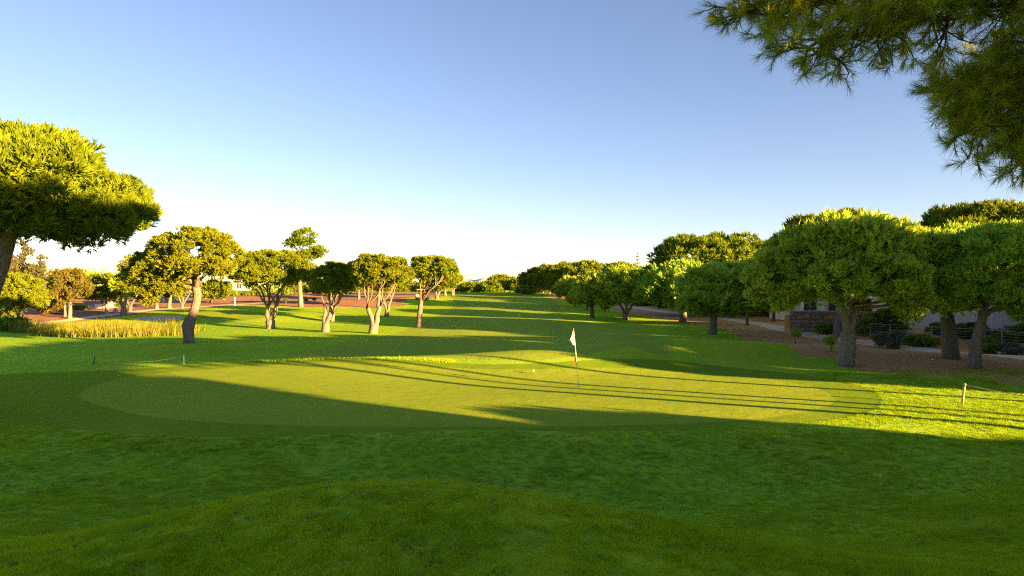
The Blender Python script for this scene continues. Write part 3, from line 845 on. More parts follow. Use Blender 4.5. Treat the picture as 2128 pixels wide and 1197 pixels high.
# nearest right pine: wide crown with hanging outer boughs
b = pick(1757, 760); s = b.y / F
pine('stone_pine', 'nearest right pine with stout pale grey trunk and wide low crown', b, 8,
     [((q[0] - 1064) * s, b.y + q[5], EYE + (598 - q[1]) * s, q[2] * s, q[3] * s, q[4] * s) for q in
      ((1778, 540, 138, 88, 46, .6), (1668, 562, 82, 62, 36, .8), (1890, 556, 92, 66, 40, .5), (1622, 606, 66, 56, 36, .3), (1708, 600, 58, 46, 30, -1.6),
       (1812, 594, 64, 50, 30, -1.8), (1925, 616, 76, 58, 40, -.3), (1866, 630, 48, 36, 26, -1.4))],
     16.5 * s, stems=[(-.22, 0), (.42, .15)], split=.55, fork=.85, group=G_R, seed=101, limbs=9, maxtri=150000, needle='needle_dark', bark='bark_pale', Lmin=.17, puff=.45)
b = pick(1975, 745); s = b.y / F
pine('stone_pine', 'pine with very dark thick trunk right of the nearest right pine', b, 9,
     [((q[0] - 1064) * s, b.y + q[5], EYE + (598 - q[1]) * s, q[2] * s, q[3] * s, q[4] * s) for q in ((1992, 556, 112, 92, 50, 1.5), (1935, 608, 62, 50, 38, .6), (2040, 604, 66, 54, 40, .8))],
     17 * s, fork=.85, group=G_R, seed=102, limbs=7, maxtri=100000, needle='needle_dark', bark='bark_dark', Lmin=.18)
b = pick(2022, 765); s = b.y / F
pine('stone_pine', 'pine with grey-brown trunk at the right edge of the litter', b, 9,
     [((q[0] - 1064) * s, b.y + q[5], EYE + (598 - q[1]) * s, q[2] * s, q[3] * s, q[4] * s) for q in ((2095, 550, 122, 76, 50, 0), (2018, 606, 62, 50, 36, -.8), (2098, 622, 66, 54, 40, -1.4), (2180, 600, 82, 60, 46, -.6))],
     13 * s, fork=.8, group=G_R, seed=103, limbs=8, maxtri=90000, needle='needle_dark', bark='bark', Lmin=.17)
px_pine('stone_pine', 'tallest right pine with golden top behind the two right-edge trunks', 2040, 700, 423, 1868, 2240, 600, 9, fork=.75, group=G_R, seed=104, limbs=8, maxtri=80000, dist=46, flat=.5, cover=3)
px_pine('stone_pine', 'broad pine with yellow-lit top behind the nearest right pine', 1740, 690, 444, 1590, 1905, 600, 9, fork=.75, group=G_R, seed=105, limbs=8, maxtri=75000, dist=50, flat=.5, cover=3)


for i, (px, ds, top, x0, x1, bt, lab) in enumerate([
    (1630, 92, 508, 1560, 1700, 655, 'shaded pine in the second row above the path bend'), (1690, 84, 488, 1610, 1770, 645, 'shaded pine behind the house with columns'),
    (1800, 78, 475, 1720, 1890, 640, 'shaded pine in the second row right of the nearest right crown'), (1900, 72, 470, 1810, 1990, 640, 'shaded pine in the second row behind the very dark trunk'),
    (1500, 100, 535, 1430, 1600, 650, 'shaded pine in the second row behind the thick plain trunk'), (1380, 112, 540, 1310, 1450, 650, 'shaded pine in the second row right of the forked white trunk'),
    (2110, 78, 470, 2020, 2230, 632, 'shaded pine rising behind the garage house')]):
    px_pine('stone_pine', lab, px, 660, top, x0, x1, bt, 4.5, dist=ds, fork=.8, group='second row of pines on the right', seed=120 + i, limbs=3, maxtri=20000, needle='needle_dark', bark='bark_dark')

# ------------------------------------------------------------------ unseen trees outside the view: some read from their shadows, others added for shade
UH, SH = Vector((0.5446, 0.8387, 0)), Vector((0.8387, -0.5446, 0))
def off(u, d):
    p = UH * u + SH * d
    return Vector((p.x, p.y, tz(p.x, p.y)))
def edge_pine(label, u, d, R, zb, zt, r, seed, needle='needle', mx=26000, fork=.8):
    b = off(u, d)
    cz = zb + (zt - zb) * .42
    return pine('stone_pine', label, b, zt, [(b.x, b.y, cz, R, zt - cz, cz - zb)], r, fork=fork, seed=seed, limbs=5, maxtri=mx,
                dist=30, needle=needle, group='pines just beyond the right edge of the view', Lmin=.3)
edge_pine('pine beyond the right edge whose trunk shadow crosses the green lowest', 23.3, 12.5, 4.4, 7.3, 11.0, .26, 201)
edge_pine('pine beyond the right edge, second trunk shadow from the bottom', 24.7, 19, 4.2, 8.6, 12.0, .17, 202)
edge_pine('pine beyond the right edge, third trunk shadow from the bottom', 25.7, 15, 4.2, 8.0, 11.4, .19, 203)
edge_pine('pine beyond the right edge, uppermost trunk shadow on the green', 28.7, 13, 4.4, 7.5, 11.0, .17, 204)
edge_pine('tall pine added for shade outside the view, at the edge of the dense pines', 16.6, 19, 4.0, 8.4, 12.0, .2, 212)  # this and the next added so their crowns shade the left turf
edge_pine('tall pine added for shade outside the view, behind the low pines beyond the rope', 32.3, 14, 4.0, 6.6, 9.7, .2, 213)

def copy_tree(o, label, loc, sc):
    c = o.copy(); COL.objects.link(c)
    c.location = loc; c.scale = sc; c['label'] = label
    c.rotation_euler = (0, 0, loc[0] * 1.7)
    for ch in list(o.children):
        d = ch.copy(); COL.objects.link(d); d.parent = c
    return c
STACK = {}
def edge_stack(label, u, d, R, zt, seed, mx=30000):  # unseen; crowns stacked to cast a gap-free shade over the foreground
    b = off(u, d)
    if STACK: return copy_tree(STACK['p'], label, b, (R / STACK['R'], R / STACK['R'], zt / STACK['zt']))
    n = max(2, int(zt / 2.6))
    cr = [(b.x + .3 * math.sin(k * 2), b.y, b.z + .6 + (zt - 1.5) * k / (n - 1), R * (1 - .12 * k / n), 1.7, 1.7) for k in range(n)]
    STACK.update(R=R, zt=zt, p=pine('pine', label, b, zt, cr, .2, fork=.8, seed=seed, limbs=3, maxtri=40000, dist=30, Lmin=.40, cover=3.2,
                group='dense low-branched pines added for shade outside the view on the right'))
    return STACK['p']
edge_stack('dense pine added for shade outside the view, next to the gap that lets the sun onto the green', 13.2, 24, 4.1, 10.3, 221)
edge_stack('dense pine added for shade outside the view, second from the gap', 7.5, 25, 4.3, 10.6, 222)
edge_stack('dense pine added for shade outside the view, third from the gap', 2.0, 26, 4.3, 10.8, 223)
edge_stack('dense pine added for shade outside the view, fourth from the gap', -4.0, 27, 4.6, 10.8, 224)
lowp = edge_pine('low pine outside the view, farthest behind', 0.5, 16, 6.5, .8, 9.3, .3, 206, mx=40000)
for k in range(13):
    uu = 50 + 7.3 * k
    copy_tree(lowp, 'low pine added for shade outside the view behind the right row of pines', off(uu, 24 + 3 * math.sin(k * 2.3)), (.72, .72, 1.22 + .09 * math.sin(k * 1.7)))  # added out of view to shade the fairway and the garage house
for lab, u, d, k, kz in (('low pine outside the view, behind the hanging branch', 10.8, 16, .93, 1), ('low bushy pine outside the view at the foot of the turf', 18.3, 14, .42, .46),
                         ('low bushy pine outside the view, in the corner of the turf', 22.0, 11, .34, .17), ('low bushy pine added for shade outside the view, between the other two low bushy ones', 20.0, 13, .40, .25), ('low pine added for shade outside the view between rope and garage house, nearer', 64, 12, .66, 1),  # bushy filler and garage-house pair added to block stray sun
                         ('low pine added for shade outside the view between rope and garage house, farther', 71.5, 12, .66, 1.02), ('low pine outside the view beyond the rope, first', 33.5, 17, .50, 1.02),
                         ('low pine outside the view beyond the rope, second', 38.5, 19, .58, 1.12), ('low pine outside the view beyond the rope, third', 45, 20, .65, 1.2)):
    copy_tree(lowp, lab, off(u, d), (k, k, kz))

# ------------------------------------------------------------------ overhanging pine at the upper right: trunk outside the view
rng = np.random.default_rng(77); prng = random.Random(77)
tb = Vector((9.6, 2.4, tz(9.6, 2.4)))
over = thing('stone_pine', 'pine outside the right edge whose needled boughs hang into the upper right corner', 'pine tree', tb)
TB = np.array(tb)
P, D, PC = dome_shoots((9.6, 2.2, 9.4), 5.4, 1.7, 1.0, 6500, rng, .6, .7, 3)
keep = ~((P[:, 1] > 2.5) & (np.abs(P[:, 0]) < .80 * P[:, 1] + .3) & (P[:, 2] < 4 + .47 * P[:, 1]))
foliage('crown', (needles(P[keep], D[keep], .34, .07, 7, .55, rng) - TB).astype(np.float32), M['needle_dark'], over)
mb = MB()
tp = [tb + Vector((0, 0, -.2)), tb + Vector((.05, 0, 1.2)), tb + Vector((-.1, .1, 3.0)), tb + Vector((-.05, .15, 5.2)), tb + Vector((.1, .1, 7.2))]
mb.tube([p - tb for p in tp], [.42, .33, .29, .26, .22], 12, True, .06, prng)
mb.build('trunk', M['bark'], over, True)
# boughs in view, each a chain of real points in front of the camera
def bough(anchor, joints, hang, r0, ntuft, sprd, seed):
    g = np.random.default_rng(seed); pr = random.Random(seed)
    pts = [np.array(anchor)] + [np.array(at(*j)) for j in joints]
    sp = []
    for i in range(len(pts) - 1):
        for t in np.linspace(0, 1, 8, endpoint=False): sp.append(pts[i] * (1 - t) + pts[i + 1] * t)
    sp.append(pts[-1]); sp = np.array(sp)
    sp[1:-1] += g.normal(size=(len(sp) - 2, 3)) * .03
    m = MB()
    n = len(sp)
    m.tube([Vector(p - TB) for p in sp], [r0 * (1 - .85 * i / (n - 1)) for i in range(n)], 7, True, .08, pr)
    TP, TD = [], []
    first = 8
    for k in range(hang):
        i = pr.randrange(first, n)
        a = sp[i]
        dr = unit(np.array([g.normal() * 1.0 - .25, g.normal() * .8, g.normal() * .55 - .12]))
        L = sprd * pr.uniform(.45, 1.15)
        tw = curve_pts(a, a + dr * L, 6, .10, g, .04)
        m.tube([Vector(p - TB) for p in tw], [.011, .0095, .008, .0065, .005, .0035], 4, False)
        for q in range(ntuft):
            j = pr.uniform(.30, 1.0) if q else 1.0
            f = j * 5; i0 = min(int(f), 4)
            p = tw[i0] * (1 - f + i0) + tw[i0 + 1] * (f - i0)
            ax = unit(tw[5] - tw[3])
            side = unit(ax * .55 + g.normal(size=3) * .55 + np.array([0, 0, .10]))
            e_ = p + side * pr.uniform(.02, .13)
            if q: m.tube([Vector(p - TB), Vector(e_ - TB)], [.004, .0028], 3, False)
            TP.append(e_); TD.append(side)
    m.build('limb', M['twig'], over, True)
    return np.array(TP), np.array(TD)
B1 = [(2260, -150, 4.6), (2060, -60, 5.2), (1880, -10, 5.8), (1690, 15, 6.2), (1560, 25, 6.4)]
B2 = [(2300, -80, 4.4), (2120, -20, 5.0), (1950, 25, 5.4), (1800, 75, 5.7), (1680, 100, 5.9)]
B3 = [(2320, -60, 4.4), (2190, 60, 4.9), (2080, 160, 5.3), (2030, 220, 5.5), (2060, 275, 5.6)]
B4 = [(2330, -120, 4.6), (2180, 80, 5.4), (2070, 150, 5.8), (1990, 190, 6.0)]
B5 = [(2300, -200, 5.0), (2000, -120, 5.8), (1760, -60, 6.3), (1560, -40, 6.6)]
B6 = [(2340, 0, 4.6), (2260, 140, 5.0), (2180, 260, 5.2), (2140, 310, 5.3)]
tufts = []
for i, (bo, hang, sprd) in enumerate(((B1, 110, .40), (B2, 105, .36), (B3, 105, .36), (B4, 74, .32), (B5, 84, .42), (B6, 100, .36))):
    tufts.append(bough((9.3, 2.6, 7.2 + .25 * i), bo, hang, .055, 7, sprd, 300 + i))
TP = np.concatenate([t[0] for t in tufts]); TD = np.concatenate([t[1] for t in tufts])
foliage('needles', (needles(TP, TD, .125, .0042, 40, .50, rng, .6) - TB).astype(np.float32), M['needle_over'], over)

# ------------------------------------------------------------------ shrubs
def bush(label, b, R, h, mat='bush', seed=1, n=900, leaf=None, name='shrub', cat='shrub', group=None, ry=None):
    g = np.random.default_rng(seed); pr = random.Random(seed)
    root = thing(name, label, cat, b, group)
    dist = max(6, b.y); L = leaf or max(.11, 2.4 * dist / 683)
    n = int(np.clip(1.4 * (2 * math.pi * R * R + 2 * math.pi * R * h) / (6 * L * L * .09), 200, 5000))
    P, D, PC = dome_shoots((0, 0, h * .30), R, h * .68, h * .28, n, g, max(.18, .24 * min(R, h)), .6, seed, .22)
    P[:, 2] = np.maximum(P[:, 2], .03)
    if ry: P[:, 1] *= ry / R
    foliage('foliage', needles(P, D, L, L * .38, 6, .8, g).astype(np.float32), M[mat], root)
    m = MB()
    for k in range(3):
        an = k * 2.1 + seed
        m.tube([(0.05 * math.cos(an), .05 * math.sin(an), -.1), (.25 * R * math.cos(an), .25 * R * math.sin(an), h * .35), (.5 * R * math.cos(an), .5 * R * math.sin(an), h * .7)],
               [.035 * h ** .5, .028 * h ** .5, .012], 5, True)
    m.build('stem', M['bark_dark'], root, True)
    return root
def px_bush(label, x0, x1, top, dist, mat='bush', seed=1, **kw):
    s = dist / F
    b = onground((x0 + x1) / 2, dist)
    h = max(.4, EYE + (598 - top) * s - b.z)
    return bush(label, b, (x1 - x0) / 2 * s, h, mat, seed, **kw)
GB = 'shrubs in the background on the left'; GC = 'shrubs among the right trees'
for i, a_ in enumerate([
    ('yellow-green bush left of the tall airy pine trunk', 590, 628, 578, 150, 'bush', GB), ('largest yellow-green bush right of the tall airy pine trunk', 622, 682, 574, 155, 'bush', GB),
    ('yellow-green bush between the slim forked pine and the red soil', 672, 712, 588, 150, 'bush', GB), ('dark hedge bush left of the twin-trunk fan pine', 520, 560, 596, 150, 'bush_dark', GB),
    ('dark low bush right under the fan of dark limbs', 575, 606, 600, 140, 'bush_dark', GB), ('small bright bush in front of the small arched house', 528, 550, 614, 135, 'bush', GB),
    ('bright low bush left of the small arched house', 500, 528, 616, 130, 'bush', GB), ('dark bush behind the white stake', 455, 500, 606, 140, 'bush_dark', GB),
    ('dark low hedge behind the leaning pine on the hump', 400, 452, 608, 128, 'bush_dark', GB), ('bush under the blue-grey roof eaves', 345, 380, 624, 118, 'bush', GB),
    ('flowering orange-tinged bush before the cream wall', 300, 326, 624, 112, 'needle_brown', GB), ('yellow hedge right of the grey shed', 214, 246, 630, 98, 'bush', GB),
    ('dark bush left of the grey shed', 150, 180, 640, 92, 'bush_dark', GB), ('brown scrub behind the reed bed', 78, 130, 622, 84, 'needle_brown', GB),
    ('dark shaded bush at the left end of the reeds', -12, 62, 662, 66, 'bush_dark', GB), ('green bush at left edge under the wide bright pine', -30, 40, 628, 76, 'bush', GB),
    ('bush behind the small pine on the red soil', 716, 762, 592, 175, 'bush', GB), ('bush on the crest left of the golf cart', 800, 850, 590, 180, 'bush', GB),
    ('bush on the crest behind the golf cart', 846, 912, 588, 185, 'bush', GB), ('bush at left behind the half-brown pine', 172, 214, 600, 125, 'bush', GB),
    ('bush right of the gnarled pine trunk', 405, 446, 590, 150, 'bush', GB), ('broad bush on the left skyline behind the lit trunks', 240, 330, 590, 160, 'bush', GB),
    ('small dark bush at left foot of first far pine of the right row', 1070, 1112, 596, 160, 'bush_dark', GC), ('dark undergrowth bush below the lit trunks at right far row', 1105, 1150, 598, 175, 'bush', GC),
    ('dark shrub left of the white forked trunk', 1245, 1298, 622, 112, 'bush_dark', GC), ('dark shrub right of the white forked trunk', 1316, 1376, 625, 104, 'bush_dark', GC),
    ('dark shrub behind the orange-lit lower trunk', 1370, 1440, 618, 98, 'bush_dark', GC), ('dark shrub behind the thick plain grey trunk', 1440, 1512, 612, 92, 'bush_dark', GC),
    ('dark tall shrub behind the path bend', 1505, 1580, 606, 86, 'bush_dark', GC), ('dark tall shrub left of the stone wall', 1570, 1650, 608, 78, 'bush_dark', GC),
    ('grey-green small shrub at the left foot of the stone wall', 1668, 1704, 668, 57, 'bush_grey', GC), ('low green shrub below the stone wall', 1700, 1750, 676, 54, 'bush_dark', GC),
    ('green shrub right of the nearest right trunk', 1782, 1830, 660, 52, 'bush_dark', GC), ('tall shrub left of the steel fence', 1815, 1890, 640, 54, 'bush_dark', GC),
    ('silver-grey round shrub beside the path', 1822, 1880, 690, 44, 'bush_grey', GC), ('low green shrub in front of the fence start', 1880, 1950, 702, 45, 'bush_dark', GC),
    ('green shrub behind the very dark trunk, inside the fence', 1930, 1985, 672, 53, 'bush_dark', GC), ('green hedge shrub inside the fence below the garage', 2040, 2110, 690, 48, 'bush', GC),
    ('shrub inside the fence left of the garage', 1985, 2050, 676, 50, 'bush', GC), ('green shrub before the fence right of the grey-brown trunk', 2030, 2075, 702, 39, 'bush_dark', GC),
    ('leafy shrub at the right edge beside the garage', 2105, 2165, 672, 48, 'bush_dark', GC), ('dry low shrub at the foot of the fence near the right edge', 2080, 2128, 716, 38, 'bush_grey', GC),
    ('tall shrub behind the stone wall', 1640, 1700, 600, 70, 'bush_dark', GC), ('tall dark shrub behind the stone wall right of the white house', 1770, 1830, 610, 66, 'bush_dark', GC),
    ('dark tall shrub above the fence, left of the garage house', 1850, 1910, 610, 62, 'bush_dark', GC)]):
    lab, x0, x1, top, ds, mt, gr = a_
    px_bush(lab, x0, x1, top, ds, mt, 400 + i, group=gr)

# far wood closing the horizon: nobody could count its trees
g = np.random.default_rng(900); pts = []
for k in range(330):
    an = g.uniform(-1.25, 1.25); rr = g.uniform(270, 420)
    x, y = rr * math.sin(an), rr * math.cos(an)
    zb = tz(x, y); R = g.uniform(4, 7.5)
    n = 64
    hmax = g.uniform(4.2, 5.6) if abs(x) < 75 else g.uniform(7, 10.5)
    P, D, _ = dome_shoots((x, y, zb + hmax * .45), R, hmax * .5, hmax * .45, n, g, 1.3, .6, k)
    pts.append(needles(P, D, 1.25, .45, 4, .7, g))
me = tri_mesh('far_wood', np.concatenate(pts), np.arange(sum(len(p) for p in pts)).reshape(-1, 3))
put('far_wood', me, M['needle_dark'], kind='stuff', label='distant dark pine wood closing the horizon behind the fairway', cat='wood')
# low cloud bank on the horizon
g = np.random.default_rng(901); mb = MB()
for k in range(46):
    x = -1500 + 66 * k + g.uniform(-30, 30); y = 7000 + g.uniform(-200, 200); r = g.uniform(95, 135)
    n1, n2 = 12, 6; vs, fs = [], []
    hh = r * g.uniform(.80, 1.05) * (1.0 - .15 * math.sin(k * .5))
    for i in range(n2 + 1):
        for j in range(n1):
            ph = math.pi * .5 * i / n2; t = 2 * math.pi * j / n1
            vs.append((x + 1.6 * r * math.cos(ph) * math.cos(t), y + r * math.cos(ph) * math.sin(t), -60 + (hh + 60) * math.sin(ph)))
    for i in range(n2):
        for j in range(n1):
            fs.append((i * n1 + j, i * n1 + (j + 1) % n1, (i + 1) * n1 + (j + 1) % n1, (i + 1) * n1 + j))
    mb.add(vs, fs)
mb.build('cloud_bank', M['cloud'], None, True, kind='stuff', label='low lilac cloud bank lying along the horizon gap', cat='cloud')

# ------------------------------------------------------------------ tiered conifer behind the right row
b = onground(1325, 128); s = 128 / F
nf = thing('tiered_conifer', 'slender tiered conifer tip rising above the right row against the sky', 'conifer', b)
zt = EYE + (598 - 522) * s - b.z
mb = MB(); mb.tube([(0, 0, -.2), (0, 0, zt * .5), (0, 0, zt)], [.22, .13, .02], 8); mb.build('trunk', M['bark_dark'], nf, True)
for k in range(11):
    z = zt - .35 - k * .62; r = .22 + .15 * k
    t_ = MB(); pr = random.Random(k)
    for j in range(6):
        an = j * math.pi / 3 + k * .5
        e_ = (r * math.cos(an), r * math.sin(an), z + .12 * r)
        t_.tube([(0, 0, z), (e_[0] * .6, e_[1] * .6, z - .02), e_], [.035, .05, .03], 4)
        for q in range(5):
            f = .35 + .16 * q
            c_ = Vector((e_[0] * f, e_[1] * f, z + .05))
            sd = Vector((-math.sin(an), math.cos(an), 0)) * .16 * (1.1 - f * .6)
            t_.add([c_ - sd, c_ + Vector((0, 0, -.07)), c_ + sd, c_ + Vector((0, 0, .07))], [(0, 1, 2, 3)])
    t_.build('tier', M['needle_dark'], nf)

# ------------------------------------------------------------------ buildings
def window(root, x0, z0, w, h, y, mat='glass', frame='white'):
    fm = MB(); t = .07
    fm.box(x0 - t, y - .06, z0 - t, x0 + w + t, y + .05, z0); fm.box(x0 - t, y - .06, z0 + h, x0 + w + t, y + .05, z0 + h + t)
    fm.box(x0 - t, y - .058, z0, x0, y + .05, z0 + h); fm.box(x0 + w, y - .058, z0, x0 + w + t, y + .05, z0 + h)
    fm.box(x0 + w / 2 - .03, y - .05, z0, x0 + w / 2 + .03, y + .05, z0 + h)
    f = fm.build('window', M[frame], root)
    for a_, b_ in ((x0, x0 + w / 2 - .03), (x0 + w / 2 + .03, x0 + w)):
        MB().box(a_, y - .02, z0, b_, y + .02, z0 + h).build('pane', M[mat], f)
    MB().box(x0 - .12, y - .14, z0 - t - .08, x0 + w + .12, y + .05, z0 - t - .002).build('sill', M['white'], f)
def walls(root, w, d, h, mat, base=-1.0):
    m = MB(); m.box(-w / 2, 0, base, w / 2, d, h); return m.build('wall', M[mat], root)
# apartment block
D_ = 190; s = D_ / F
b = onground(480, D_)
ap = thing('apartment_block', 'tall pale apartment block glowing between the gnarled pine and the fan-limbed pine', 'building', b)
h = EYE + (598 - 553) * s - b.z
walls(ap, 13, 9, h, 'cream')
MB().box(-6.9, -.4, h + .003, 6.9, 9.4, h + .45).build('roof', M['cream'], ap)
for r in range(3):
    for c_ in range(5):
        window(ap, -5.6 + c_ * 2.4, .8 + r * 2.6, 1.3, 1.5, -.01)
    bm_ = MB(); bm_.box(-6.4, -1.3, .25 + r * 2.6, 6.4, -.003, .40 + r * 2.6); bm_.box(-6.4, -1.3, .403 + r * 2.6, 6.4, -1.2, .72 + r * 2.6)
    bm_.build('balcony', M['white'], ap)
# low house with blue-grey roof
D_ = 132; s = D_ / F; b = onground(362, D_)
hs = thing('house', 'low house with blue-grey roof behind the lit left trunks', 'building', b)
hw = 62 * s; zw = EYE + (598 - 618) * s - b.z; zr = EYE + (598 - 594) * s - b.z
MB().box(-hw, 0, -1, hw, 9, zw).build('wall', M['white'], hs)
m = MB(); m.add([(-hw - .5, -.6, zw + .003), (hw + .5, -.6, zw + .003), (hw + .5, 9.6, zw + .003), (-hw - .5, 9.6, zw + .003), (-hw + 2.5, 4.5, zr), (hw - 2.5, 4.5, zr)],
      [(0, 3, 2, 1), (0, 1, 5, 4), (1, 2, 5), (2, 3, 4, 5), (3, 0, 4)])
m.build('roof', M['slate'], hs)
for k in range(3): window(hs, -hw + 1 + k * hw * .7, .5, 1.4, 1.0, -.01, frame='grey')
# cream garden wall
D_ = 118; s = D_ / F; b = onground(318, D_)
gw = thing('garden_wall', 'low cream garden wall glowing between the lit left trunks', 'wall', b)
m = MB(); m.box(-32 * s, 0, -.6, 32 * s, .3, 1.1); m.build('wall', M['cream'], gw)
MB().box(-32 * s - .06, -.06, 1.103, 32 * s + .06, .36, 1.2).build('coping', M['white'], gw)
for k in range(3): MB().box(-32 * s + k * 30 * s, -.12, -.6, -32 * s + k * 30 * s + .45, -.003, 1.45).build('pillar', M['cream'], gw)
# grey shed
D_ = 96; s = D_ / F; b = onground(200, D_)
sd = thing('shed', 'grey shaded outbuilding with pale door behind the low round pine', 'building', b)
h = EYE + (598 - 628) * s - b.z
walls(sd, 50 * s, 5, h, 'grey')
MB().box(-26 * s, -.3, h + .003, 26 * s, 5.2, h + .2).build('roof', M['slate'], sd)
dd = MB().box(-.2, -.05, 0, .9, .0, min(2.0, h - .25)).build('door', M['white'], sd)
MB().box(.75, -.1, .95, .83, -.052, 1.05).build('handle', M['steel'], dd)
sm = MB(); sm.box(1.0, -.2, -.6, 25 * s + .05, -.003, h - .1); sm.build('stone_panel', M['stone_grey'], sd)
# little arched house
D_ = 165; s = D_ / F; b = onground(533, D_)
ah = thing('house', 'small white gabled house half hidden below the fan of dark limbs', 'building', b)
h = EYE + (598 - 604) * s - b.z
m = MB(); m.box(-1.7, 0, -.6, 1.7, 5, h * .7); m.build('wall', M['white'], ah)
m = MB(); m.add([(-2, -.3, h * .7 + .003), (2, -.3, h * .7 + .003), (2, 5.3, h * .7 + .003), (-2, 5.3, h * .7 + .003), (0, -.3, h * 1.12), (0, 5.3, h * 1.12)], [(0, 3, 2, 1), (0, 1, 4), (2, 3, 5), (1, 2, 5, 4), (3, 0, 4, 5)])
m.build('roof', M['slate'], ah)
MB().box(-.6, -.05, 0, .6, -.003, h * .5).build('door', M['grey'], ah)
# right house with garage
D_ = 58; s = D_ / F; b = onground(2060, D_)
rh = thing('house', 'white house with wide grey garage door at the right edge behind the fence', 'building', b)
x0 = (1895 - 2060) * s; x1 = 9.5
h = EYE + (598 - 622) * s - b.z
MB().box(x0, 0, -1, x1, 9, h).build('wall', M['white'], rh)
MB().box(x0 - .4, -.5, h + .003, x1 + .4, 9.4, h + .28).build('roof', M['white'], rh)
gx0, gx1 = (2090 - 2060) * s, (2128 + 22 - 2060) * s
gt = EYE + (598 - 676) * s - b.z
gd = MB(); gd.box(gx0, -.04, -.4, gx1, .0, gt - .12); gdo = gd.build('garage_door', M['grey'], rh)
m = MB(); m.box(gx0 - .18, -.12, -.4, gx0 - .003, -.003, gt); m.box(gx1 + .003, -.12, -.4, gx1 + .18, -.003, gt); m.box(gx0 - .003, -.119, gt - .117, gx1 + .003, -.003, gt)
m.build('frame', M['stone_grey'], gdo)
for k in range(5): MB().box(gx0 + .01, -.055, -.35 + k * (gt + .1) / 5, gx1 - .01, -.042, -.35 + (k + .88) * (gt + .1) / 5).build('panel', M['grey'], gdo)
window(rh, (1950 - 2060) * s, gt - 1.1, 1.5, 1.0, -.01, frame='grey')
m = MB(); m.box((2074 - 2060) * s, -.15, gt - .45, (2074 - 2060) * s + .22, -.003, gt - .2); m.build('wall_lamp', M['grey'], rh)
# right house behind the retaining wall
D_ = 66; s = D_ / F; b = onground(1728, D_)
wh = thing('house', 'white house with slim columns glimpsed above the stone wall', 'building', b)
h = EYE + (598 - 598) * s - b.z
MB().box(-3.0, 1.4, -1, 3.2, 8, h).build('wall', M['white'], wh)
MB().box(-3.4, -.5, h + .003, 3.6, 8.3, h + .3).build('roof', M['white'], wh)
for k in range(4): MB().tube([(-2.9 + k * 1.9, -.1, -.4), (-2.9 + k * 1.9, -.1, h)], [.16, .14], 10).build('column', M['white'], wh, True)
for k in range(2): window(wh, -2.2 + k * 2.6, 1.0, 1.3, 1.5, 1.39, frame='grey')
# dry stone retaining wall, stone by stone
pr = random.Random(5)
D_ = 56; s = D_ / F; b = onground(1720, D_)
rw = thing('retaining_wall', 'rough sandstone retaining wall of stacked blocks beyond the path', 'wall', b)
zt = EYE + (598 - 654) * s - b.z; z = -.35; row = 0
xl, xr = (1645 - 1720) * s, (1792 - 1720) * s
while z < zt:
    hh_ = pr.uniform(.27, .42); x = xl + pr.uniform(-.3, .3)
    while x < xr:
        w_ = pr.uniform(.5, 1.35)
        pv = pr.uniform(-.10, .10)
        m = MB().cbox(x, pv, z, x + w_ - .03, pv + .5, z + hh_ - .025, .05, .025, pr)
        m.build('stone', M[pr.choice(['stone', 'stone_ochre', 'stone_grey', 'stone'])], rw)
        x += w_
    z += hh_; row += 1
MB().box(xl - .1, .16, -.5, xr + .2, 1.2, zt - .1).build('earth_core', M['dirt'], rw)

# ------------------------------------------------------------------ steel fence at the right
fa, fb = Vector((26.5, 50.5, 0)), Vector((37.0, 38.0, 0))
fr_ = thing('steel_fence', 'galvanised steel rail fence in front of the garage house', 'fence', (fa.x, fa.y, tz(fa.x, fa.y)))
n = 13; o0 = Vector(fr_.location); tops = []
for i in range(n):
    p = fa.lerp(fb, i / (n - 1)); p.z = tz(p.x, p.y)
    MB().box(-.035, -.035, -.2, .035, .035, 1.08).mesh
    q = p - o0
    m = MB().cbox(q.x - .026, q.y - .026, q.z - .2, q.x + .026, q.y + .026, q.z + 1.1, .008)
    m.build('post', M['steel'], fr_)
    tops.append(q)
for k in range(6):
    zz = .16 + k * .175
    m = MB(); m.tube([t + Vector((0, -.045, zz)) for t in tops], [.018 if k == 5 else .010] * n, 6); m.build('rail', M['steel'], fr_, True)

# ------------------------------------------------------------------ flagstick on the green
b = pick(1203, 804); s = b.y / F
fl = thing('flagstick', 'leaning golf flagstick with limp white flag and small red pennant', 'flag', b)
top = Vector((-11 * s, 0, 120 * s)); mid = top * .43
m = MB(); m.tube([(0, 0, -.08), mid], [.0135, .0135], 8); m.build('pole_foot', M['poledark'], fl, True)
m = MB(); m.tube([mid, top * .75, top, top * 1.012], [.0165, .0145, .012, .016], 8); m.build('pole', M['polewhite'], fl, True)
def cloth(root, name, cols, mat):
    """Limp cloth: columns of points from the pole outward, with folds, given a real thickness."""
    n, k = len(cols), len(cols[0]); vs, fs = [], []
    for sgn in (-.004, .004):
        for c_ in cols:
            for p in c_: vs.append((p[0], p[1] + sgn, p[2]))
    for i in range(n - 1):
        for j in range(k - 1):
            a_ = i * k + j
            fs.append((a_, a_ + k, a_ + k + 1, a_ + 1)); o_ = n * k
            fs.append((o_ + a_, o_ + a_ + 1, o_ + a_ + k + 1, o_ + a_ + k))
    ring = [i * k for i in range(n)] + [(n - 1) * k + j for j in range(1, k)] + [i * k + k - 1 for i in range(n - 2, -1, -1)] + [j for j in range(k - 2, 0, -1)]
    for i in range(len(ring)):
        p, q = ring[i], ring[(i + 1) % len(ring)]
        fs.append((p, q, q + n * k, p + n * k))
    return MB().add(vs, fs).build(name, mat, root, True)
cols = []
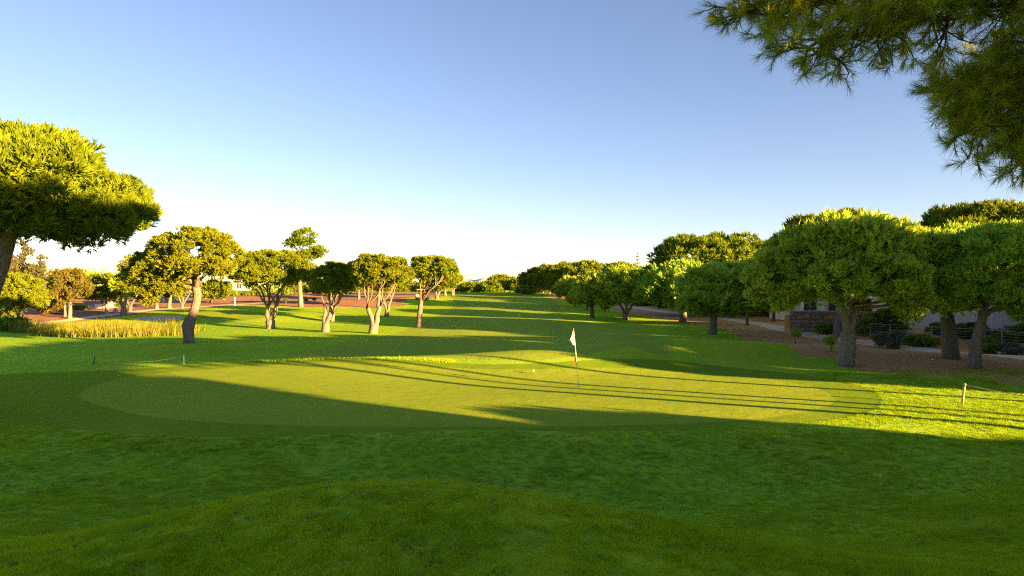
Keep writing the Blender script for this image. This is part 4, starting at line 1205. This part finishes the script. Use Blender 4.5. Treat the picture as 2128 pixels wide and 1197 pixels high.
for i in range(7):
    u = i / 6; c_ = []
    for j in range(9):
        v_ = j / 8
        zt_ = (119 - 22 * u ** 1.3) * s; zb_ = (87 - 4 * u + 12 * u ** 2.2) * s
        z = zt_ + (zb_ - zt_) * v_
        xp = top.x * z / top.z
        hangx = 12.5 * s * u * (.30 + .70 * math.sin(math.pi * min(1, .12 + .75 * v_)) ** .8) 
        c_.append((xp - hangx, .05 * math.sin(u * 7 + v_ * 1.5) * u, z))
    cols.append(c_)
cloth(fl, 'flag', cols, M['flagwhite'])
cols = []
for i in range(4):
    u = i / 3; c_ = []
    for j in range(5):
        v_ = j / 4
        zt_ = (62 - 4 * u) * s; zb_ = (51 - 5.5 * u) * s
        z = zt_ + (zb_ - zt_) * v_
        c_.append((top.x * z / top.z - 8.5 * s * u * (.6 + .4 * v_), .03 * math.sin(u * 5 + v_), z))
    cols.append(c_)
cloth(fl, 'pennant', cols, M['flagred'])
m = MB(); vs = []; m.tube([(0, 0, -.12), (0, 0, .004)], [.054, .054], 16); m.build('hole_cup', M['poledark'], fl, True)

# small peg on the back of the green
b = pick(1108.5, 777); 
pg = thing('marker_peg', 'tiny orange and cream marker peg with dark foot on the shaded back of the green', 'marker', b)
m = MB(); m.tube([(0, 0, -.05), (0, 0, .07)], [.018, .018], 8); m.build('foot', M['poledark'], pg, True)
m = MB(); m.tube([(0, 0, .07), (-.01, 0, .10), (-.015, 0, .17), (-.01, 0, .215), (0, 0, .225)], [.022, .045, .05, .038, .01], 10); m.build('cap', M['orange'], pg, True)
m = MB(); m.tube([(-.012, -.003, .12), (-.013, -.003, .17)], [.0535, .0545], 10); m.build('band', M['polewhite'], pg, True)

# ------------------------------------------------------------------ rope posts
def rope(label, A, Bp, sag, r, mat, n=18):
    A, Bp = Vector(A), Vector(Bp)
    pts = []
    for i in range(n + 1):
        t = i / n; p = A.lerp(Bp, t); p.z -= sag * 4 * t * (1 - t)
        p.z = max(p.z, tz(p.x, p.y) + r + .004); pts.append(p - A)
    o = MB(); o.tube(pts, [r] * (n + 1), 6)
    ob = o.build('rope', M[mat], None, True, label=label, cat='rope'); ob.location = A
    return ob
def rope_post(label, b, lean, h, r, mat):
    t = thing('rope_post', label, 'post', b, 'rope posts round the green')
    m = MB(); m.tube([(0, 0, -.15), (lean * .5, 0, h * .5), (lean, 0, h * .985), (lean, 0, h)], [r * 1.02, r, r * .96, r * .7], 10); m.build('post', M[mat], t, True)
    k = MB(); k.tube([(lean - r * 1.5, 0, h * .93), (lean + r * 1.5, 0, h * .93)], [.014, .014], 6)
    k.tube([(lean, -r * 1.4, h * .93), (lean, r * 1.4, h * .93)], [.014, .014], 6); k.build('rope_knot', M['rope'], t, True)
    return Vector(b) + Vector((lean, 0, h * .93))
b = pick(1999, 842); s = b.y / F
A = rope_post('pale leaning wooden rope post at right with rope running out of the picture', b, 6 * s, 45 * s, .036, 'post')
b2 = Vector((18.6, 17.6, tz(18.6, 17.6)))
B_ = rope_post('wooden rope post beyond the right edge of the picture', b2, .03, .68, .036, 'post')
rope('pale rope sagging from the right post out of the picture', A, B_, .16, .015, 'rope')
b = pick(382, 757); s = b.y / F
A = rope_post('upright white rope post behind the left part of the green', b, 0, 19.5 * s, .032, 'polewhite')
b = pick(193, 758); s2 = b.y / F
B_ = rope_post('dark leaning rope post at left behind the green', b, 5 * s2, 18 * s2, .03, 'post_dark')
rope('slack pale rope between the two posts at left behind the green', A, B_, .30, .006, 'rope')

# white stake on the left fairway, thin stakes
b = pick(488, 635); s = b.y / F
st = thing('distance_stake', 'white distance stake at the back of the far left green', 'stake', b)
m = MB(); m.cbox(-.07, -.04, -.2, .07, .04, 13 * s, .02); m.build('post', M['flagwhite'], st)
m = MB(); m.cbox(-.10, -.06, 13 * s + .002, .10, .06, 17.5 * s, .03); m.build('cap', M['flagwhite'], st)

# saplings
def sapling(label, px, py, h_px, w_px, mat, seed, yucca=False, bark='bark_pale'):
    b = pick(px, py); s = b.y / F; g = np.random.default_rng(seed)
    t = thing('sapling', label, 'sapling', b, 'young trees planted beside the paths')
    h = h_px * s
    m = MB(); m.tube([(0, 0, -.1), (.02, 0, h * .4), (-.01, 0, h * .75)], [.05, .035, .02], 6); m.build('trunk', M[bark], t, True)
    R = w_px / 2 * s
    P, D, _ = dome_shoots((0, 0, h * .72), R, h * .3, h * .18, 160, g, .12, .6, seed)
    foliage('crown', needles(P, D, .16, .04, 6, .6, g).astype(np.float32), M[mat], t)
sapling('round sapling at the edge of turf and brown litter', 1652, 713, 22, 20, 'needle_dark', 601)
sapling('thin sapling with pale stem left of the nearest right pine', 1727, 731, 26, 19, 'needle_dark', 602)
sapling('sapling with wide head beside the silver-grey shrub', 1852, 724, 28, 28, 'bush', 603)
sapling('small bright sapling on the red soil left of the tall airy pine', 594, 632, 11, 8, 'bush', 604)
sapling('sapling on the red soil just right of the tall airy pine trunk', 636, 631, 9, 7, 'bush', 605)
sapling('short sapling on red soil beside the slim forked pine', 653, 628, 8, 6, 'bush', 606)
# cut weeds by the dark trunk, boulders
for i, (px, py, w, h, lab) in enumerate(((222, 652, 12, 9, 'pale boulder left of the pale-based pine'), (240, 650, 11, 11, 'taller pale boulder nearest the pale-based pine'))):
    b = pick(px, py); s = b.y / F; pr = random.Random(i + 50)
    m = MB(); vs, fs = [], []
    for a_ in range(5):
        for k in range(9):
            ph = math.pi * .5 * a_ / 4.3; t = 2 * math.pi * k / 9; q = pr.uniform(.82, 1.12)
            vs.append((w * s * .5 * math.cos(ph) * math.cos(t) * q, w * s * .4 * math.cos(ph) * math.sin(t) * q, -.1 + (h * s) * math.sin(ph) * pr.uniform(.9, 1.08)))
    for a_ in range(4):
        for k in range(9): fs.append((a_ * 9 + k, a_ * 9 + (k + 1) % 9, a_ * 9 + 9 + (k + 1) % 9, a_ * 9 + 9 + k))
    fs.append(tuple(36 + k for k in range(9)))
    m.add(vs, fs); o = m.build('boulder', M['rock'], None, True, label=lab, cat='rock', group='pale boulders by the left path'); o.location = b

# ------------------------------------------------------------------ golf cart and bag trolley far off
b = pick(877, 624); s = b.y / F
gc = thing('golf_cart', 'small cream golf cart parked at the crest behind the spreading-limbed pine', 'golf cart', b, rz=math.radians(20))
m = MB(); m.cbox(-1.05, -.55, .28, .35, .55, .62, .08); m.cbox(-1.15, -.5, .62, -.55, .5, .95, .06); m.build('body', M['cart'], gc)
m = MB(); m.cbox(.35, -.55, .26, 1.15, .55, .78, .12); m.build('bonnet', M['cart'], gc)
m = MB(); m.cbox(-.5, -.5, .623, .05, .5, .74, .04); m.cbox(-.55, -.5, .74, -.42, .5, 1.15, .04); m.build('seat', M['rubber'], gc)
for (x, y) in ((.55, -.5), (.55, .5), (-.9, -.5), (-.9, .5)):
    MB().tube([(x, y, .75), (x * .85, y * .95, 1.68)], [.025, .025], 6).build('roof_post', M['poledark'], gc)
m = MB(); m.cbox(-1.0, -.6, 1.68, .65, .6, 1.76, .035); m.build('roof', M['cart'], gc)
for (x, y) in ((.75, -.5), (.75, .5), (-.75, -.5), (-.75, .5)):
    w_ = MB().tube([(x, y - .09, .22), (x, y + .09, .22)], [.23, .23], 14).build('wheel', M['rubber'], gc)
    MB().tube([(x, y - .097, .22), (x, y + .097, .22)], [.11, .11], 10).build('rim', M['cart'], w_)
b = pick(722, 613)
tr = thing('golf_trolley', 'dark golf bag standing on a trolley at the far edge of red soil', 'golf trolley', b)
m = MB(); m.tube([(0, 0, .25), (-.1, 0, .6), (-.2, 0, 1.05)], [.16, .17, .18], 10); m.build('bag', M['slate'], tr, True)
for y in (-.28, .28): MB().tube([(0, y - .03, .18), (0, y + .03, .18)], [.18, .18], 12).build('wheel', M['rubber'], tr)
m = MB(); m.tube([(0, -.28, .18), (0, .28, .18)], [.02, .02], 6); m.tube([(0, 0, .2), (.35, 0, 1.05)], [.02, .02], 6); m.tube([(.35, -.12, 1.05), (.35, .12, 1.05)], [.025, .025], 6); m.build('frame', M['poledark'], tr, True)
m = MB()
for k in range(5): m.tube([(-.2, -.06 + .03 * k, 1.0), (-.30 - .01 * k, -.1 + .05 * k, 1.32 + .03 * (k % 2))], [.012, .03], 5)
m.build('club', M['steel'], tr)

# ------------------------------------------------------------------ reeds
g = np.random.default_rng(33)
poly = np.array([[p.x, p.y] for p in pp([(20, 690), (80, 700), (180, 702), (290, 700), (385, 697), (420, 690), (400, 684), (300, 682), (150, 680), (30, 680)])])
lo, hi = poly.min(0), poly.max(0)
C_ = g.uniform(lo, hi, (60000, 2)); C_ = C_[sdf(C_, poly) > .55 + .9 * vnoise(C_[:, 0] * .35, C_[:, 1] * .5, 51) - .8 * (g.uniform(0, 1, len(C_)) < .12)][:8500]
hgt = (.35 + .8 * g.uniform(0, 1, len(C_)) ** .7) * (1.0 + .35 * vnoise(C_[:, 0] * .6, C_[:, 1] * .6, 4))
z = terrain(C_[:, 0], C_[:, 1])
B0 = np.column_stack([C_, z - .05]); ln = g.normal(size=(len(C_), 2)) * .2
tipv = B0 + np.column_stack([ln[:, 0], ln[:, 1], hgt])
sd_ = unit(np.column_stack([g.normal(size=(len(C_), 2)), np.zeros(len(C_))])) * .035
R3 = np.stack([B0 - sd_, B0 + sd_, tipv], 1).reshape(-1, 3)
put('reeds', tri_mesh('reeds', R3, np.arange(len(R3)).reshape(-1, 3)), M['reed'], kind='stuff', label='golden reed bed along the left hollow', cat='reeds')

# scruffy weeds on the back lip of the green
LIP = spline(pp([(520, 752), (600, 749), (700, 745), (800, 745), (900, 749), (935, 752)]), 60, False)
idx = g.integers(0, len(LIP), 2600)
C_ = LIP[idx] + g.normal(size=(2600, 2)) * np.array([.15, .22])
z = terrain(C_[:, 0], C_[:, 1])
B0 = np.column_stack([C_, z - .02]); hgt = g.uniform(.04, .12, len(C_)); hgt[g.uniform(0, 1, len(C_)) > .96] *= 1.9
tipv = B0 + np.column_stack([g.normal(size=(len(C_), 2)) * .04, hgt])
sd_ = unit(np.column_stack([g.normal(size=(len(C_), 2)), np.zeros(len(C_))])) * .016
R3 = np.stack([B0 - sd_, B0 + sd_, tipv], 1).reshape(-1, 3)
put('weeds', tri_mesh('weeds', R3, np.arange(len(R3)).reshape(-1, 3)), M['blade'], kind='stuff', label='scruffy pale weeds along the back lip of the green', cat='weeds')

# ------------------------------------------------------------------ grass blades on the rough
clumps = bpy.data.collections.new('grass_clumps')
for v_ in range(5):
    g = np.random.default_rng(700 + v_); n = 22
    base = np.column_stack([g.normal(size=(n, 2)) * .035, np.full(n, -.004)])
    lean = g.normal(size=(n, 2)) * .020
    h = g.uniform(.016, .042, n)
    sd_ = unit(np.column_stack([g.normal(size=(n, 2)), np.zeros(n)])) * .0026
    midp = base + np.column_stack([lean * .45, h * .62]); tip = base + np.column_stack([lean * 1.5, h])
    V5 = np.stack([base - sd_, base + sd_, midp - sd_ * .8, midp + sd_ * .8, tip], 1).reshape(-1, 3)
    q = np.arange(n)[:, None] * 5
    T3 = np.concatenate([q + [0, 1, 3], q + [0, 3, 2], q + [2, 3, 4]])
    me = tri_mesh('grass_clump', V5, T3); me.materials.append(M['dry'] if v_ == 4 else M['blade'])
    clumps.objects.link(bpy.data.objects.new('grass_clump', me))
g = np.random.default_rng(44)
XY = []
for y0, y1, dens in ((2.0, 6, 380), (6, 9, 290), (9, 13, 200), (13, 18, 130), (18, 23, 95), (23, 30, 45)):
    w_ = .86 * y1 + 2.5; n = int((y1 - y0) * 2 * w_ * dens)
    XY.append(np.column_stack([g.uniform(-w_, w_, n), g.uniform(y0, y1, n)]))
XY = np.concatenate(XY)
XY = XY[sdf(XY, APRON) < -.02 * g.uniform(0, 1, len(XY))]
dense = vnoise(XY[:, 0] * .9, XY[:, 1] * .9, 31) + .6 * vnoise(XY[:, 0] * 3, XY[:, 1] * 3, 32)
XY = XY[g.uniform(-1.9, .9, len(XY)) < dense + .35]
Z = terrain(XY[:, 0], XY[:, 1])
me = bpy.data.meshes.new('rough_grass')
me.vertices.add(len(XY)); me.vertices.foreach_set('co', np.column_stack([XY, Z]).astype(np.float32).ravel())
at_ = me.attributes.new('spin', 'FLOAT', 'POINT'); at_.data.foreach_set('value', g.uniform(0, 6.28, len(XY)).astype(np.float32))
sc_ = g.uniform(.65, 1.25, len(XY)) * (1 + .25 * vnoise(XY[:, 0] * .7, XY[:, 1] * .7, 8)) * (1 + np.clip(XY[:, 1] - 8, 0, 20) * .028)
at_ = me.attributes.new('size', 'FLOAT', 'POINT'); at_.data.foreach_set('value', sc_.astype(np.float32))
kind_ = np.where(g.uniform(0, 1, len(XY)) < .035 + .05 * (vnoise(XY[:, 0] * .4, XY[:, 1] * .4, 14) > .25), 4, g.integers(0, 4, len(XY)))
at_ = me.attributes.new('pick', 'INT', 'POINT'); at_.data.foreach_set('value', kind_.astype(np.int32))
me.update()
gr = put('rough_grass', me, M['blade'], kind='stuff', label='short green grass blades growing all over the foreground rough', cat='grass')
ng = bpy.data.node_groups.new('grass_scatter', 'GeometryNodeTree')
ng.interface.new_socket('Geometry', in_out='INPUT', socket_type='NodeSocketGeometry')
ng.interface.new_socket('Geometry', in_out='OUTPUT', socket_type='NodeSocketGeometry')
N_, L_ = ng.nodes, ng.links
gi, go = N_.new('NodeGroupInput'), N_.new('NodeGroupOutput')
ci = N_.new('GeometryNodeCollectionInfo'); ci.inputs['Collection'].default_value = clumps
ci.inputs['Separate Children'].default_value = True; ci.inputs['Reset Children'].default_value = True
ip = N_.new('GeometryNodeInstanceOnPoints'); ip.inputs['Pick Instance'].default_value = True
def nattr(nm, ty):
    n = N_.new('GeometryNodeInputNamedAttribute'); n.data_type = ty; n.inputs['Name'].default_value = nm
    return n.outputs['Attribute']
cx = N_.new('ShaderNodeCombineXYZ'); L_.new(nattr('spin', 'FLOAT'), cx.inputs['Z'])
L_.new(gi.outputs[0], ip.inputs['Points']); L_.new(ci.outputs[0], ip.inputs['Instance'])
L_.new(nattr('pick', 'INT'), ip.inputs['Instance Index']); L_.new(cx.outputs[0], ip.inputs['Rotation'])
L_.new(nattr('size', 'FLOAT'), ip.inputs['Scale']); L_.new(ip.outputs[0], go.inputs[0])
gr.modifiers.new('scatter', 'NODES').node_group = ng

# fallen needles and pale flecks on the foreground bank
g = np.random.default_rng(55)
C_ = np.concatenate([g.normal(size=(260, 2)) * np.array([.55, .35]) + np.array([-.75, 5.9]), g.normal(size=(120, 2)) * np.array([.8, .4]) + np.array([-1.9, 5.7]),
                     np.column_stack([g.uniform(-9, 9, 500), g.uniform(3.2, 12, 500)])])
n = len(C_); z = terrain(C_[:, 0], C_[:, 1]) + .028 + g.uniform(0, .015, n)
an = g.uniform(0, 6.28, n); ln = np.where(np.arange(n) < 380, g.uniform(.004, .010, n), g.uniform(.02, .08, n)); wd = np.where(np.arange(n) < 380, ln * .9, .002)
dx = np.column_stack([np.cos(an), np.sin(an), g.normal(size=n) * .25]) * ln[:, None]
dy = np.column_stack([-np.sin(an), np.cos(an), g.normal(size=n) * .25]) * wd[:, None]
Pn = np.column_stack([C_, z])
R3 = np.stack([Pn - dx - dy, Pn + dx - dy, Pn + dx + dy, Pn - dx - dy, Pn + dx + dy, Pn - dx + dy], 1).reshape(-1, 3)
put('leaf_litter', tri_mesh('leaf_litter', R3, np.arange(len(R3)).reshape(-1, 3)), M['fleck'], kind='stuff', label='pale dry flecks and fallen needles lying in the foreground grass', cat='litter')
